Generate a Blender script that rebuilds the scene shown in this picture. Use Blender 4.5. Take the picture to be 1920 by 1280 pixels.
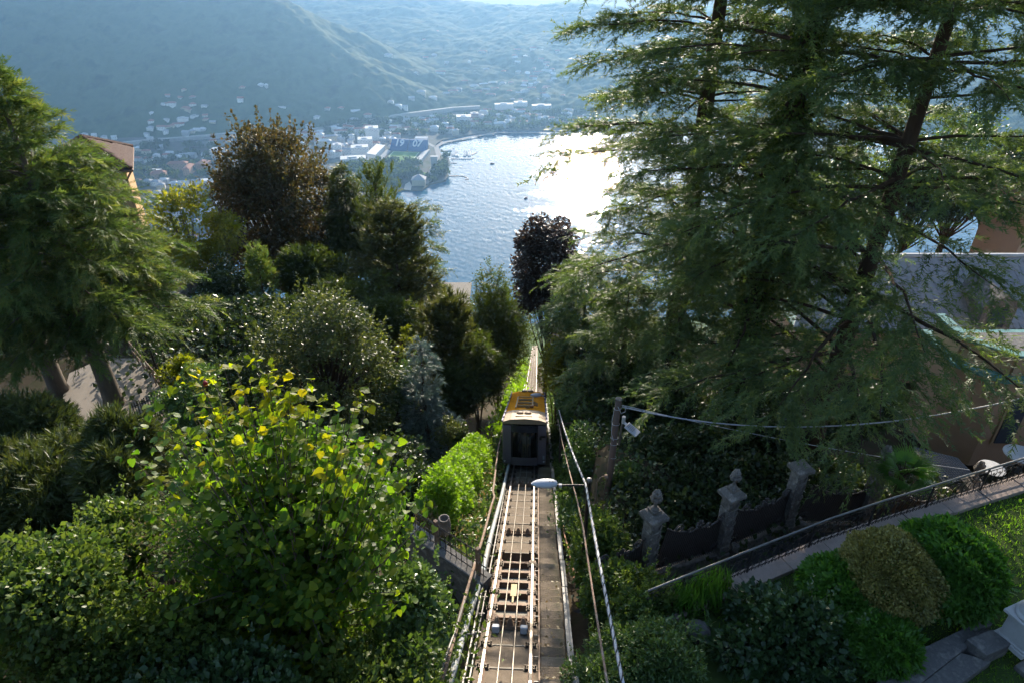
import bpy, bmesh, math, random
import numpy as np
from mathutils import Vector, Matrix, Euler

# ------------------------------------------------------------------ camera, sky, sun, exposure
scene = bpy.context.scene
for _o in list(bpy.data.objects):
    bpy.data.objects.remove(_o)
COL = scene.collection
R = math.radians
PITCH = R(31.3)
cam_d = bpy.data.cameras.new('camera')
cam_d.lens = 24.0; cam_d.sensor_width = 36.0
cam_d.clip_start = 0.1; cam_d.clip_end = 40000
cam = bpy.data.objects.new('camera', cam_d)
COL.objects.link(cam)
cam.location = (0, 0, 0)
cam.rotation_euler = (R(90) - PITCH, 0, 0)
scene.camera = cam

SUN_EL, SUN_AZ = R(17.2), R(6.3)          # azimuth to the right of straight ahead (+Y)
world = bpy.data.worlds.new('World'); scene.world = world
world.use_nodes = True
wn = world.node_tree; wn.nodes.clear()
w_out = wn.nodes.new('ShaderNodeOutputWorld')
w_bg = wn.nodes.new('ShaderNodeBackground')
w_sky = wn.nodes.new('ShaderNodeTexSky')
w_sky.sky_type = 'NISHITA'; w_sky.sun_disc = False
w_sky.sun_elevation = SUN_EL; w_sky.sun_rotation = SUN_AZ
w_sky.altitude = 700; w_sky.air_density = 1.0; w_sky.dust_density = 1.2; w_sky.ozone_density = 1.5
w_bg.inputs['Strength'].default_value = 0.15
wn.links.new(w_sky.outputs[0], w_bg.inputs[0]); wn.links.new(w_bg.outputs[0], w_out.inputs[0])
sun_d = bpy.data.lights.new('sun', 'SUN'); sun_d.energy = 4.5; sun_d.angle = R(0.5)
sun_d.color = (1.0, 0.88, 0.72)
sun = bpy.data.objects.new('sun', sun_d); COL.objects.link(sun)
_sd = Vector((math.sin(SUN_AZ)*math.cos(SUN_EL), math.cos(SUN_AZ)*math.cos(SUN_EL), math.sin(SUN_EL)))
sun.rotation_euler = _sd.to_track_quat('Z', 'Y').to_euler()
sun.location = (0, 0, 60)
vs = scene.view_settings
vs.view_transform = 'Standard'; vs.look = 'None'; vs.gamma = 1.0; vs.exposure = 1.2
vs.use_curve_mapping = False
cy = scene.cycles
cy.max_bounces = 7; cy.diffuse_bounces = 2; cy.glossy_bounces = 2; cy.transmission_bounces = 4
cy.transparent_max_bounces = 6; cy.volume_bounces = 0
cy.use_denoising = True
try: cy.denoiser = 'OPENIMAGEDENOISE'; cy.denoising_input_passes = 'RGB_ALBEDO_NORMAL'
except Exception: pass
cy.sample_clamp_indirect = 6.0
cy.use_adaptive_sampling = True; cy.adaptive_threshold = 0.035; cy.adaptive_min_samples = 24
cy.caustics_reflective = False; cy.caustics_refractive = False
try: cy.use_light_tree = False
except Exception: pass

rng = np.random.default_rng(11)
random.seed(11)

# ------------------------------------------------------------------ helpers
F = 1280.0; SP, CP = math.sin(PITCH), math.cos(PITCH)
def ray(px, py):
    a = (px-960)/F; b = (640-py)/F
    return Vector((a, CP+b*SP, -SP+b*CP))
def atY(px, py, Y): d = ray(px, py); return d*(Y/d.y)
def atZ(px, py, z): d = ray(px, py); return d*(z/d.z)

def tag(o, label=None, cat=None, group=None, kind=None):
    if label: o['label'] = label
    if cat: o['category'] = cat
    if group: o['group'] = group
    if kind: o['kind'] = kind
    return o
def empty(name, loc=(0,0,0), label=None, cat=None, group=None, rz=0):
    o = bpy.data.objects.new(name, None); COL.objects.link(o)
    o.location = loc; o.rotation_euler = (0, 0, rz); o.empty_display_size = 0.2
    return tag(o, label, cat, group)
def link(name, me, mat=None, parent=None, loc=None, smooth=False):
    if mat is not None and len(me.materials) == 0: me.materials.append(mat)
    o = bpy.data.objects.new(name, me); COL.objects.link(o)
    if parent is not None: o.parent = parent
    if loc is not None: o.location = loc
    if smooth: me.shade_smooth()
    return o

class MB:
    """collects shapes that become ONE mesh"""
    def __init__(s): s.v = []; s.f = []; s.n = 0
    def add(s, vs_, fs):
        b = s.n; s.v.extend([tuple(p) for p in vs_]); s.f.extend([tuple(i+b for i in f) for f in fs]); s.n += len(vs_)
        return s
    def box(s, c, size, M=None, taper=1.0):
        x, y, z = size[0]/2, size[1]/2, size[2]/2
        P = [(-x,-y,-z),(x,-y,-z),(x,y,-z),(-x,y,-z)] + [(-x*taper,-y*taper,z),(x*taper,-y*taper,z),(x*taper,y*taper,z),(-x*taper,y*taper,z)]
        c = Vector(c)
        P = [(M @ Vector(p) if M is not None else Vector(p)) + c for p in P]
        return s.add(P, [(0,3,2,1),(4,5,6,7),(0,1,5,4),(1,2,6,5),(2,3,7,6),(3,0,4,7)])
    def bbox(s, a, b):
        a, b = Vector(a), Vector(b); return s.box((a+b)/2, (abs(b.x-a.x), abs(b.y-a.y), abs(b.z-a.z)))
    def tube(s, pts, rad, n=6, cap=True):
        pts = [Vector(p) for p in pts]
        if not hasattr(rad, '__len__'): rad = [rad]*len(pts)
        V = []; Fc = []
        t0 = (pts[1]-pts[0]).normalized()
        u = t0.cross(Vector((0,0,1)));
        if u.length < 1e-3: u = t0.cross(Vector((1,0,0)))
        u.normalize()
        for i, p in enumerate(pts):
            t = (pts[min(i+1, len(pts)-1)] - pts[max(i-1, 0)])
            if t.length < 1e-9: t = t0
            t.normalize()
            u = u - t*u.dot(t)
            if u.length < 1e-4: u = t.orthogonal()
            u.normalize(); w = t.cross(u)
            for k in range(n):
                an = 2*math.pi*k/n
                V.append(p + (u*math.cos(an) + w*math.sin(an))*rad[i])
        for i in range(len(pts)-1):
            for k in range(n):
                a = i*n+k; b = i*n+(k+1) % n
                Fc.append((a, b, b+n, a+n))
        if cap: Fc.append(tuple(range(n-1, -1, -1))); Fc.append(tuple(range((len(pts)-1)*n, len(pts)*n)))
        return s.add(V, Fc)
    def lathe(s, prof, n=16, c=(0,0,0), flute=None):
        c = Vector(c); V = []; Fc = []
        for (r, z) in prof:
            for k in range(n):
                an = 2*math.pi*k/n
                rr = r*(flute(an, z) if flute else 1)
                V.append(c + Vector((rr*math.cos(an), rr*math.sin(an), z)))
        m = len(prof)
        for i in range(m-1):
            for k in range(n):
                a = i*n+k; b = i*n+(k+1) % n
                Fc.append((a, b, b+n, a+n))
        Fc.append(tuple(range(n-1, -1, -1))); Fc.append(tuple(range((m-1)*n, m*n)))
        return s.add(V, Fc)
    def prism(s, poly, z0, z1, T=None):
        n = len(poly)
        V = [Vector((p[0], p[1], z0)) for p in poly] + [Vector((p[0], p[1], z1)) for p in poly]
        if T: V = [T(v) for v in V]
        Fc = [tuple(range(n-1, -1, -1)), tuple(range(n, 2*n))] + [(i, (i+1) % n, (i+1) % n+n, i+n) for i in range(n)]
        return s.add(V, Fc)
    def mesh(s, name='m'):
        me = bpy.data.meshes.new(name); me.from_pydata(s.v, [], s.f); me.update(); return me
    def build(s, name, mat, parent=None, loc=None, smooth=False, bevel=0):
        me = s.mesh(name); o = link(name, me, mat, parent, loc, smooth)
        if bevel:
            bm = bmesh.new(); bm.from_mesh(me)
            bmesh.ops.bevel(bm, geom=list(bm.edges), offset=bevel, segments=1, affect='EDGES', clamp_overlap=True)
            bm.to_mesh(me); bm.free()
        return o

# ---- materials
def _new(name):
    m = bpy.data.materials.new(name); m.use_nodes = True
    nt = m.node_tree; nt.nodes.clear()
    return m, nt, nt.nodes.new('ShaderNodeOutputMaterial')
def ramp(nt, stops):
    r = nt.nodes.new('ShaderNodeValToRGB'); e = r.color_ramp.elements
    while len(e) > 1: e.remove(e[-1])
    e[0].position, e[0].color = stops[0][0], (*stops[0][1], 1)
    for p, c in stops[1:]:
        k = e.new(p); k.color = (*c, 1)
    return r
def mat(name, c1, c2=None, scale=3.0, rough=0.7, metal=0.0, bump=0.0, bscale=None, spec=0.4, detail=5, c3=None, coord='Object', stretch=None, coat=0):
    """surface with noise-driven colour, fine relief"""
    m, nt, out = _new(name)
    p = nt.nodes.new('ShaderNodeBsdfPrincipled')
    p.inputs['Roughness'].default_value = rough; p.inputs['Metallic'].default_value = metal
    p.inputs['Specular IOR Level'].default_value = spec
    if coat: p.inputs['Coat Weight'].default_value = coat
    tc = nt.nodes.new('ShaderNodeTexCoord'); src = tc.outputs[coord]
    if stretch:
        mp = nt.nodes.new('ShaderNodeMapping'); mp.inputs['Scale'].default_value = stretch
        nt.links.new(src, mp.inputs[0]); src = mp.outputs[0]
    if c2 is None: c2 = tuple(x*0.75 for x in c1)
    nz = nt.nodes.new('ShaderNodeTexNoise'); nz.inputs['Scale'].default_value = scale; nz.inputs['Detail'].default_value = detail
    nz.inputs['Roughness'].default_value = 0.65
    nt.links.new(src, nz.inputs['Vector'])
    st = [(0.3, c1), (0.68, c2)] if c3 is None else [(0.28, c1), (0.5, c2), (0.7, c3)]
    r = ramp(nt, st); nt.links.new(nz.outputs[0], r.inputs[0]); nt.links.new(r.outputs[0], p.inputs['Base Color'])
    if bump:
        n2 = nt.nodes.new('ShaderNodeTexNoise'); n2.inputs['Scale'].default_value = bscale or scale*6; n2.inputs['Detail'].default_value = 4
        nt.links.new(src, n2.inputs['Vector'])
        b = nt.nodes.new('ShaderNodeBump'); b.inputs['Strength'].default_value = bump; b.inputs['Distance'].default_value = 0.02
        nt.links.new(n2.outputs[0], b.inputs['Height']); nt.links.new(b.outputs[0], p.inputs['Normal'])
    nt.links.new(p.outputs[0], out.inputs[0])
    return m
def leafmat(name, stops, trans=0.45, tcol=(1.0, 1.0, 0.45), tgain=1.6, rough=0.45, spec=0.35, src='attr'):
    """leaf: colour picked per leaf, light shines through"""
    m, nt, out = _new(name)
    if src == 'attr':
        at = nt.nodes.new('ShaderNodeAttribute'); at.attribute_name = 'rnd'; fac = at.outputs['Fac']
    else:
        oi = nt.nodes.new('ShaderNodeObjectInfo'); fac = oi.outputs['Random']
    stops = [(c[0]*1.62, c[1]*1.45, c[2]*1.2) for c in stops]
    n = len(stops)
    r = ramp(nt, [((i/(n-1)) if n > 1 else 0, c) for i, c in enumerate(stops)]); nt.links.new(fac, r.inputs[0])
    p = nt.nodes.new('ShaderNodeBsdfPrincipled')
    p.inputs['Roughness'].default_value = rough; p.inputs['Specular IOR Level'].default_value = spec
    nt.links.new(r.outputs[0], p.inputs['Base Color'])
    mx = nt.nodes.new('ShaderNodeMix'); mx.data_type = 'RGBA'; mx.blend_type = 'MULTIPLY'; mx.inputs[0].default_value = 1
    nt.links.new(r.outputs[0], mx.inputs[6]); mx.inputs[7].default_value = (tcol[0]*tgain, tcol[1]*tgain, tcol[2]*tgain, 1)
    t = nt.nodes.new('ShaderNodeBsdfTranslucent'); nt.links.new(mx.outputs[2], t.inputs[0])
    s = nt.nodes.new('ShaderNodeMixShader'); s.inputs[0].default_value = trans
    nt.links.new(p.outputs[0], s.inputs[1]); nt.links.new(t.outputs[0], s.inputs[2]); nt.links.new(s.outputs[0], out.inputs[0])
    return m

# ---- numpy noise
_LAT = rng.random((256, 256))
def vnoise(x, y):
    xi = np.floor(x).astype(int); yi = np.floor(y).astype(int); fx = x-xi; fy = y-yi
    fx = fx*fx*(3-2*fx); fy = fy*fy*(3-2*fy)
    g = lambda a, b: _LAT[a & 255, b & 255]
    return (g(xi, yi)*(1-fx)+g(xi+1, yi)*fx)*(1-fy) + (g(xi, yi+1)*(1-fx)+g(xi+1, yi+1)*fx)*fy
def fbm(x, y, o=4):
    s = 0; a = 0.5
    for k in range(o): s = s + a*(vnoise(x*2**k+17*k, y*2**k+9*k)-0.5); a *= 0.5
    return s
def sstep(a, b, x):
    t = np.clip((x-a)/(b-a), 0, 1); return t*t*(3-2*t)
def canopy(x, y, c=15.0, hmax=1.0):
    """domes of tree crowns on a jittered lattice"""
    xi = np.floor(x/c).astype(int); yi = np.floor(y/c).astype(int); best = np.zeros_like(x)
    for dx in (-1, 0, 1):
        for dy in (-1, 0, 1):
            a, b = (xi+dx), (yi+dy)
            jx = _LAT[(a*7+3) & 255, (b*13+5) & 255]; jy = _LAT[(a*11+101) & 255, (b*5+77) & 255]; r = 0.55+0.5*_LAT[(a*3+9) & 255, (b*17+1) & 255]
            d2 = ((x-(a+jx)*c)**2+(y-(b+jy)*c)**2)/(c*c)
            best = np.maximum(best, r*np.sqrt(np.clip(1-d2/(r*r), 0, 1)))
    return best*hmax

def grid_mesh(name, X, Y, Z):
    """X, Y, Z are 2-D arrays"""
    r, c = X.shape
    me = bpy.data.meshes.new(name)
    co = np.stack([X, Y, Z], -1).reshape(-1, 3).astype(np.float32)
    idx = np.arange(r*c).reshape(r, c)
    q = np.stack([idx[:-1, :-1], idx[:-1, 1:], idx[1:, 1:], idx[1:, :-1]], -1).reshape(-1, 4)
    me.vertices.add(len(co)); me.vertices.foreach_set('co', co.ravel())
    me.loops.add(q.size); me.loops.foreach_set('vertex_index', q.ravel().astype(np.int32))
    me.polygons.add(len(q)); me.polygons.foreach_set('loop_start', np.arange(0, q.size, 4, dtype=np.int32))
    me.update(calc_edges=True); me.shade_smooth()
    return me

# ---- foliage: many leaf-sized shapes merged into one crown
def T_leaf(w=0.36, fold=0.1):
    return np.array([(0,0,0),(w,.45,fold),(0,1,-.05),(-w,.45,fold)], float), [(0,1,2),(0,2,3)]
def T_leaf6(w=0.4, fold=0.12):
    v = [(0,0,0),(w*.9,.25,fold),(w,.5,fold),(0,1.0,-.12),(-w,.5,fold),(-w*.9,.25,fold),(0,.5,0)]
    return np.array(v, float), [(0,1,6),(1,2,6),(2,3,6),(3,4,6),(4,5,6),(5,0,6)]
def T_plume(nb=7, bl=.42, bw=.05, ang=42, seed=3, taper=.5, droop=.18, core=.03):
    """a needle spray lying along +Y"""
    r = np.random.default_rng(seed); v = []; f = []
    a = math.radians(ang)
    for i in range(nb):
        y = .05 + .8*i/(nb-1); L = bl*(1-taper*i/(nb-1))
        for sgn in (-1, 1):
            an = a*(1+.25*r.normal()); zz = .10*r.normal()
            b = len(v); d = np.array([sgn*math.sin(an), math.cos(an), zz])*L
            p = np.array([0, y+.05*r.normal(), -droop*y*y])
            per = np.array([math.cos(an), -sgn*math.sin(an), .4*r.normal()])*bw
            v += [p-per*.5, p+per*.5, p+d+np.array([0,0,-droop*.35*L])]; f.append((b, b+1, b+2))
    b = len(v); v += [(-core,0,0),(core,0,0),(0,1.05,-droop)]; f.append((b,b+1,b+2))
    return np.array(v, float), f
def T_tuft(nb=9, w=.07, spread=.75, seed=5):
    """needles radiating round +Y, brush-like"""
    r = np.random.default_rng(seed); v = []; f = []
    for i in range(nb):
        an = 2*math.pi*i/nb + r.normal()*.3; sp = spread*(.4+.7*r.random())
        d = np.array([math.cos(an)*sp, 1, math.sin(an)*sp]); d /= np.linalg.norm(d)
        y0 = .5*r.random(); p = np.array([0, y0, 0]); per = np.cross(d, [math.sin(an), 0, -math.cos(an)+.01]); per = np.cross(d, per); per /= np.linalg.norm(per)+1e-9
        b = len(v); v += [p-per*w/2, p+per*w/2, p+d*(1-y0*.6)]; f.append((b, b+1, b+2))
    return np.array(v, float), f
def T_blade(w=.05, bend=.35):
    v = [(-w,0,0),(w,0,0),(-w*.8,.5,bend*.15),(w*.8,.5,bend*.15),(0,1,-bend)]
    return np.array(v, float), [(0,1,3,2),(2,3,4)]

def frames(d, up, roll=0.0):
    """rotation matrices with columns x, y=d, z~up; roll = random twist amount"""
    d = d/(np.linalg.norm(d, axis=1, keepdims=True)+1e-9)
    x = np.cross(d, up); nx = np.linalg.norm(x, axis=1, keepdims=True)
    x = np.where(nx < 1e-3, np.array([[1., 0, 0]]), x/(nx+1e-9)); z = np.cross(x, d)
    if roll:
        a = rng.normal(size=len(d))*roll; c, s = np.cos(a)[:, None], np.sin(a)[:, None]
        x, z = x*c+z*s, z*c-x*s
    return np.stack([x, d, z], -1)
class Leaves:
    def __init__(s): s.V = []; s.L = []; s.S = []; s.A = []; s.n = 0; s.nl = 0
    def add(s, tpl, P, D, size, up=None, roll=0.5, rnd=None):
        tv, tf = tpl; N = len(P)
        if N == 0: return s
        P = np.asarray(P, float); D = np.asarray(D, float)
        if up is None: up = np.tile(np.array([[0, 0, 1.]]), (N, 1))
        M = frames(D, up, roll); size = np.broadcast_to(np.asarray(size, float), (N,))
        V = np.einsum('nij,kj->nki', M, tv)*size[:, None, None] + P[:, None, :]
        k = len(tv); off = (np.arange(N)*k)[:, None] + s.n
        li = np.concatenate([np.array(f) for f in tf]); tot = np.array([len(f) for f in tf])
        st = np.concatenate([[0], np.cumsum(tot)[:-1]])
        s.V.append(V.reshape(-1, 3)); s.L.append((li[None, :]+off).ravel())
        s.S.append((st[None, :]+(np.arange(N)*len(li))[:, None]+s.nl).ravel())
        if rnd is None: rnd = rng.random(N)
        s.A.append(np.repeat(rnd, k)); s.n += N*k; s.nl += N*len(li)
        return s
    def build(s, name, m, parent=None, kind=None):
        me = bpy.data.meshes.new(name)
        V = np.concatenate(s.V).astype(np.float32); Lp = np.concatenate(s.L).astype(np.int32); St = np.concatenate(s.S).astype(np.int32)
        me.vertices.add(len(V)); me.vertices.foreach_set('co', V.ravel())
        me.loops.add(len(Lp)); me.loops.foreach_set('vertex_index', Lp)
        me.polygons.add(len(St)); me.polygons.foreach_set('loop_start', St)
        at = me.attributes.new('rnd', 'FLOAT', 'POINT'); at.data.foreach_set('value', np.concatenate(s.A).astype(np.float32))
        me.update(calc_edges=True)
        o = link(name, me, m, parent)
        if kind: o['kind'] = kind
        return o

def unit(n):
    v = rng.normal(size=(n, 3)); return v/np.linalg.norm(v, axis=1, keepdims=True)
def pieces(parent, name, me, mats4, limit=300, kindname=None):
    """alike pieces that share one mesh; past the limit they join into one part. mats4: matrices local to parent, nearest first"""
    for M in mats4[:limit]:
        o = bpy.data.objects.new(name, me); COL.objects.link(o); o.parent = parent; o.matrix_local = M
    rest = mats4[limit:]
    if rest:
        mb = MB(); vv = [v.co.copy() for v in me.vertices]; ff = [tuple(p.vertices) for p in me.polygons]
        for M in rest: mb.add([M @ v for v in vv], ff)
        o = mb.build(kindname or name+'_rows', me.materials[0], parent); o['kind'] = 'stuff'
# ================================================================== FAR: lake, hills, town
LAKE = -520.0; TOWN = -517.0
M_forest = mat('forest', (.016,.034,.012), (.055,.085,.028), scale=.012, rough=.9, spec=.05, c3=(.030,.055,.018), detail=10)
M_plain = mat('far_country', (.05,.08,.035), (.15,.15,.11), scale=.004, rough=.9, spec=.1, detail=9)
M_townground = mat('town_ground', (.05,.075,.035), (.13,.125,.11), scale=.02, rough=.9, spec=.1, c3=(.05,.08,.035), detail=8)
M_road = mat('far_road', (.30,.29,.27), (.24,.23,.22), scale=.1, rough=.9)

def water_material():
    m, nt, out = _new('lake_water')
    p = nt.nodes.new('ShaderNodeBsdfPrincipled')
    p.inputs['Base Color'].default_value = (.02, .11, .17, 1)
    p.inputs['IOR'].default_value = 1.33; p.inputs['Roughness'].default_value = .16
    tc = nt.nodes.new('ShaderNodeTexCoord')
    mp = nt.nodes.new('ShaderNodeMapping'); mp.inputs['Scale'].default_value = (1, .55, 1); mp.inputs['Rotation'].default_value = (0, 0, .25)
    nt.links.new(tc.outputs['Object'], mp.inputs[0])
    n1 = nt.nodes.new('ShaderNodeTexNoise'); n1.inputs['Scale'].default_value = .11; n1.inputs['Detail'].default_value = 2.5
    n2 = nt.nodes.new('ShaderNodeTexNoise'); n2.inputs['Scale'].default_value = .012; n2.inputs['Detail'].default_value = 4
    w = nt.nodes.new('ShaderNodeTexWave'); w.wave_type = 'BANDS'; w.bands_direction = 'Y'; w.inputs['Scale'].default_value = .03
    w.inputs['Distortion'].default_value = 6; w.inputs['Detail'].default_value = 3; w.inputs['Detail Scale'].default_value = .6
    for n in (n1, n2, w): nt.links.new(mp.outputs[0], n.inputs['Vector'])
    b1 = nt.nodes.new('ShaderNodeBump'); b1.inputs['Strength'].default_value = 1.0; b1.inputs['Distance'].default_value = 1.7
    nt.links.new(n1.outputs[0], b1.inputs['Height'])
    b2 = nt.nodes.new('ShaderNodeBump'); b2.inputs['Strength'].default_value = .2; b2.inputs['Distance'].default_value = .4
    nt.links.new(w.outputs[1], b2.inputs['Height']); nt.links.new(b1.outputs[0], b2.inputs['Normal'])
    nt.links.new(b2.outputs[0], p.inputs['Normal'])
    rr = ramp(nt, [(.35, (.025,)*3), (.65, (.05,)*3)]); nt.links.new(n2.outputs[0], rr.inputs[0]); nt.links.new(rr.outputs[0], p.inputs['Roughness'])
    n3 = nt.nodes.new('ShaderNodeTexNoise'); n3.inputs['Scale'].default_value = .02; n3.inputs['Detail'].default_value = 5
    m3 = nt.nodes.new('ShaderNodeMapping'); m3.inputs['Scale'].default_value = (.45, 1.6, 1); nt.links.new(tc.outputs['Object'], m3.inputs[0]); nt.links.new(m3.outputs[0], n3.inputs['Vector'])
    r3 = ramp(nt, [(.38, (.35,)*3), (.62, (1.0,)*3)]); nt.links.new(n3.outputs[0], r3.inputs[0]); nt.links.new(r3.outputs[0], b1.inputs['Strength'])
    nt.links.new(p.outputs[0], out.inputs[0])
    return m
lk = MB().add([(-7000, 600, LAKE), (7000, 600, LAKE), (7000, 3600, LAKE), (-7000, 3600, LAKE)], [(0,1,2,3)]).build('lake', water_material())
tag(lk, kind='structure')

# hills: ridges that fall away on both sides, then forest crowns on top
RIDGE1 = [(-3800,3100,-40),(-2400,2880,-90),(-1500,2740,-140),(-856,2600,-212),(-600,2450,-330),(-393,2330,-472),(-320,2270,-520)]
SPURS1 = [((-1500,2740,-140),(-1330,2300,-370)),((-1330,2300,-370),(-1240,2080,-500)),((-1080,2650,-190),(-930,2310,-390)),((-930,2310,-390),(-850,2130,-500)),
          ((-2100,2830,-110),(-1950,2350,-370)),((-700,2510,-280),(-610,2310,-440)),((-856,2600,-212),(-560,2640,-330)),((-600,2450,-330),(-300,2560,-450))]
RIDGE2 = [(-1400,4200,-300),(-500,3900,-318),(-120,3720,-352),(300,3650,-330),(760,3480,-338),(1180,3250,-362),(1640,3020,-372),(2400,2900,-360),(4200,2700,-330)]
SPURS2 = [((300,3650,-330),(200,3000,-425)),((200,3000,-425),(60,2550,-490)),((760,3480,-338),(640,2700,-452)),((-120,3720,-352),(-210,3050,-430)),((-210,3050,-430),(-190,2650,-488)),((1180,3250,-362),(1000,2600,-465))]
def _seg(x, y, a, b, slope):
    ax, ay, az = a; bx, by, bz = b
    dx, dy = bx-ax, by-ay; t = np.clip(((x-ax)*dx+(y-ay)*dy)/(dx*dx+dy*dy), 0, 1)
    d = np.hypot(x-ax-t*dx, y-ay-t*dy)
    return az+(bz-az)*t - slope*np.maximum(d-25, 0) - slope*np.minimum(d, 50)*.25
def far_h(x, y):
    x = np.asarray(x, float); y = np.asarray(y, float)
    wx = x + 90*fbm(x/420, y/420, 3); wy = y + 90*fbm(x/420+40, y/420+11, 3)
    h = np.full(x.shape, -560.0)
    for a, b in zip(RIDGE1[:-1], RIDGE1[1:]): h = np.maximum(h, _seg(wx, wy, a, b, .47))
    for a, b in SPURS1: h = np.maximum(h, _seg(wx, wy, a, b, .55))
    h2 = np.full(x.shape, -560.0)
    for a, b in zip(RIDGE2[:-1], RIDGE2[1:]): h2 = np.maximum(h2, _seg(wx, wy, a, b, .13))
    for a, b in SPURS2: h2 = np.maximum(h2, _seg(wx, wy, a, b, .30))
    k = 14.0
    m = np.maximum(h, h2); h = m + k*np.log(np.exp((h-m)/k)+np.exp((h2-m)/k))
    h = np.maximum(h, -524 + 110*sstep(2450, 3300, y))
    up = sstep(-519, -470, h)
    h = h + up*(60*fbm(x/190, y/190, 4))
    return np.where(h < -518.5, -524.0, h)
def far_hit(px, py, lo=1200, hi=6000):
    """where the line of sight through a point of the view meets the far ground"""
    d = ray(px, py); t = np.linspace(lo, hi, 2400)
    x, y, z = d.x*t, d.y*t, d.z*t
    g = np.maximum(far_h(x, y), TOWN)
    i = np.argmax(z < g)
    return Vector((x[i], y[i], g[i]))
ny, nx = 270, 480
yy = 1880 + 2500*np.linspace(0, 1, ny)**1.15
vv = np.linspace(-1, 1, nx)
GX = vv[None, :]*(0.80*yy[:, None]+330); GY = np.repeat(yy[:, None], nx, 1)
GX = GX + rng.normal(size=GX.shape)*1.2; GYj = GY + rng.normal(size=GY.shape)*1.2
GZ = far_h(GX, GYj)
up_ = sstep(-516, -500, GZ)
GZ = GZ + up_*(canopy(GX, GYj, 19.0, 15.0) + canopy(GX+300, GYj+50, 11.0, 6.0) - 9 + 8*fbm(GX/45, GYj/45, 3))
tag(link('hills', grid_mesh('hills', GX, GYj, GZ), M_forest), kind='structure')
# open country beyond the hills
py_ = np.linspace(4380, 16000, 60); pxx = np.linspace(-11500, 11500, 90)
PX, PY = np.meshgrid(pxx, py_)
PZ = -395 + 150*fbm(PX/1500, PY/1500, 5) + 30*sstep(5000, 12000, PY) + np.where(PY < 4500, -60, 0)
tag(link('far_country', grid_mesh('far_country', PX, PY, PZ), M_plain), kind='structure')

# flat shore land of the town, with its quay edge
SHORE = [(2600,236),(1900,238),(1500,240),(1200,243),(1120,247),(1050,246),(1000,244),(945,243),(911,249),(871,254),(828,263),(817,271),(816,281),(820,288),(840,293),(844,305),(840,317),(841,331),(835,339),(808,345),(792,356),(768,357),(755,356),(738,363),(705,378),(640,400),(560,430),(470,470),(380,520),(250,560)]
sp_ = [atZ(x, y, TOWN) for x, y in SHORE]
poly = [(p.x, p.y) for p in sp_] + [(-2600, 900), (-4200, 1500), (-4200, 2500), (-1500, 2420), (0, 2500), (3500, 2500), (5200, 2300)]
MB().prism(poly, LAKE-6, TOWN).build('town_ground', M_townground)['kind'] = 'structure'
tag(bpy.data.objects['town_ground'], kind='structure')

def strip(name, pts, w, m, z=0.3, parent=None):
    """a road following points on the town ground"""
    mb = MB(); L = []; Rr = []
    for i, p in enumerate(pts):
        a = pts[max(i-1, 0)]; b = pts[min(i+1, len(pts)-1)]; t = Vector((b.x-a.x, b.y-a.y, 0)).normalized(); n = Vector((-t.y, t.x, 0))
        L.append(p+n*w/2+Vector((0,0,z))); Rr.append(p-n*w/2+Vector((0,0,z)))
    n = len(pts)
    mb.add(L+Rr, [(i, i+1, n+i+1, n+i) for i in range(n-1)])
    return mb.build(name, m, parent)
tag(strip('road', [atZ(x, y, TOWN) for x, y in [(798,345),(806,330),(815,308),(822,290),(818,276),(830,268),(880,258),(930,249),(1000,249),(1110,251)]], 13, M_road), kind='structure')
tag(strip('road', [atZ(x, y, TOWN) for x, y in [(690,300),(700,288),(714,270),(735,262),(790,262),(815,276)]], 10, M_road), kind='structure')
tag(strip('road', [atZ(x, y, TOWN) for x, y in [(250,330),(395,345),(520,330),(640,318),(690,300)]], 12, M_road), kind='structure')

M_wall_w = mat('plaster_white', (.80,.78,.74), (.70,.68,.64), scale=.3, rough=.85)
M_wall_c = mat('plaster_cream', (.58,.50,.36), (.50,.43,.31), scale=.3, rough=.85)
M_wall_o = mat('plaster_orange', (.55,.33,.20), (.48,.28,.17), scale=.3, rough=.85)
M_wall_g = mat('concrete_pale', (.46,.46,.45), (.38,.38,.37), scale=.3, rough=.85)
M_roof_t = mat('roof_terracotta', (.34,.15,.09), (.26,.11,.07), scale=.5, rough=.85)
M_roof_g = mat('roof_grey', (.40,.40,.40), (.30,.30,.31), scale=.4, rough=.8)
M_roof_w = mat('roof_pale', (.62,.62,.60), (.52,.52,.51), scale=.2, rough=.7)
M_glass_far = mat('window_far', (.05,.06,.08), (.08,.09,.11), scale=1, rough=.25)

# --- railway embankment along the foot of the hill
M_rail_wall = mat('embankment_stone', (.42,.40,.36), (.30,.29,.27), scale=.15, rough=.9)
rw = [far_hit(x, y) for x, y in [(150,282),(285,268),(350,263),(430,256),(560,252),(600,246),(680,232),(760,219),(850,207),(900,204)]]
mb = MB()
for a, b in zip(rw[:-1], rw[1:]):
    t = (b-a).normalized(); n = Vector((-t.y, t.x, 0))*6; dz = Vector((0,0,9)); dn = Vector((0,0,-14))
    mb.add([a-n+dn, b-n+dn, b+n+dn, a+n+dn, a-n+dz, b-n+dz, b+n+dz, a+n+dz], [(4,5,6,7),(0,1,5,4),(2,3,7,6)])
tag(mb.build('railway_embankment', M_rail_wall), 'long pale stone railway embankment running along the foot of the wooded hill', 'embankment')

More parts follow.
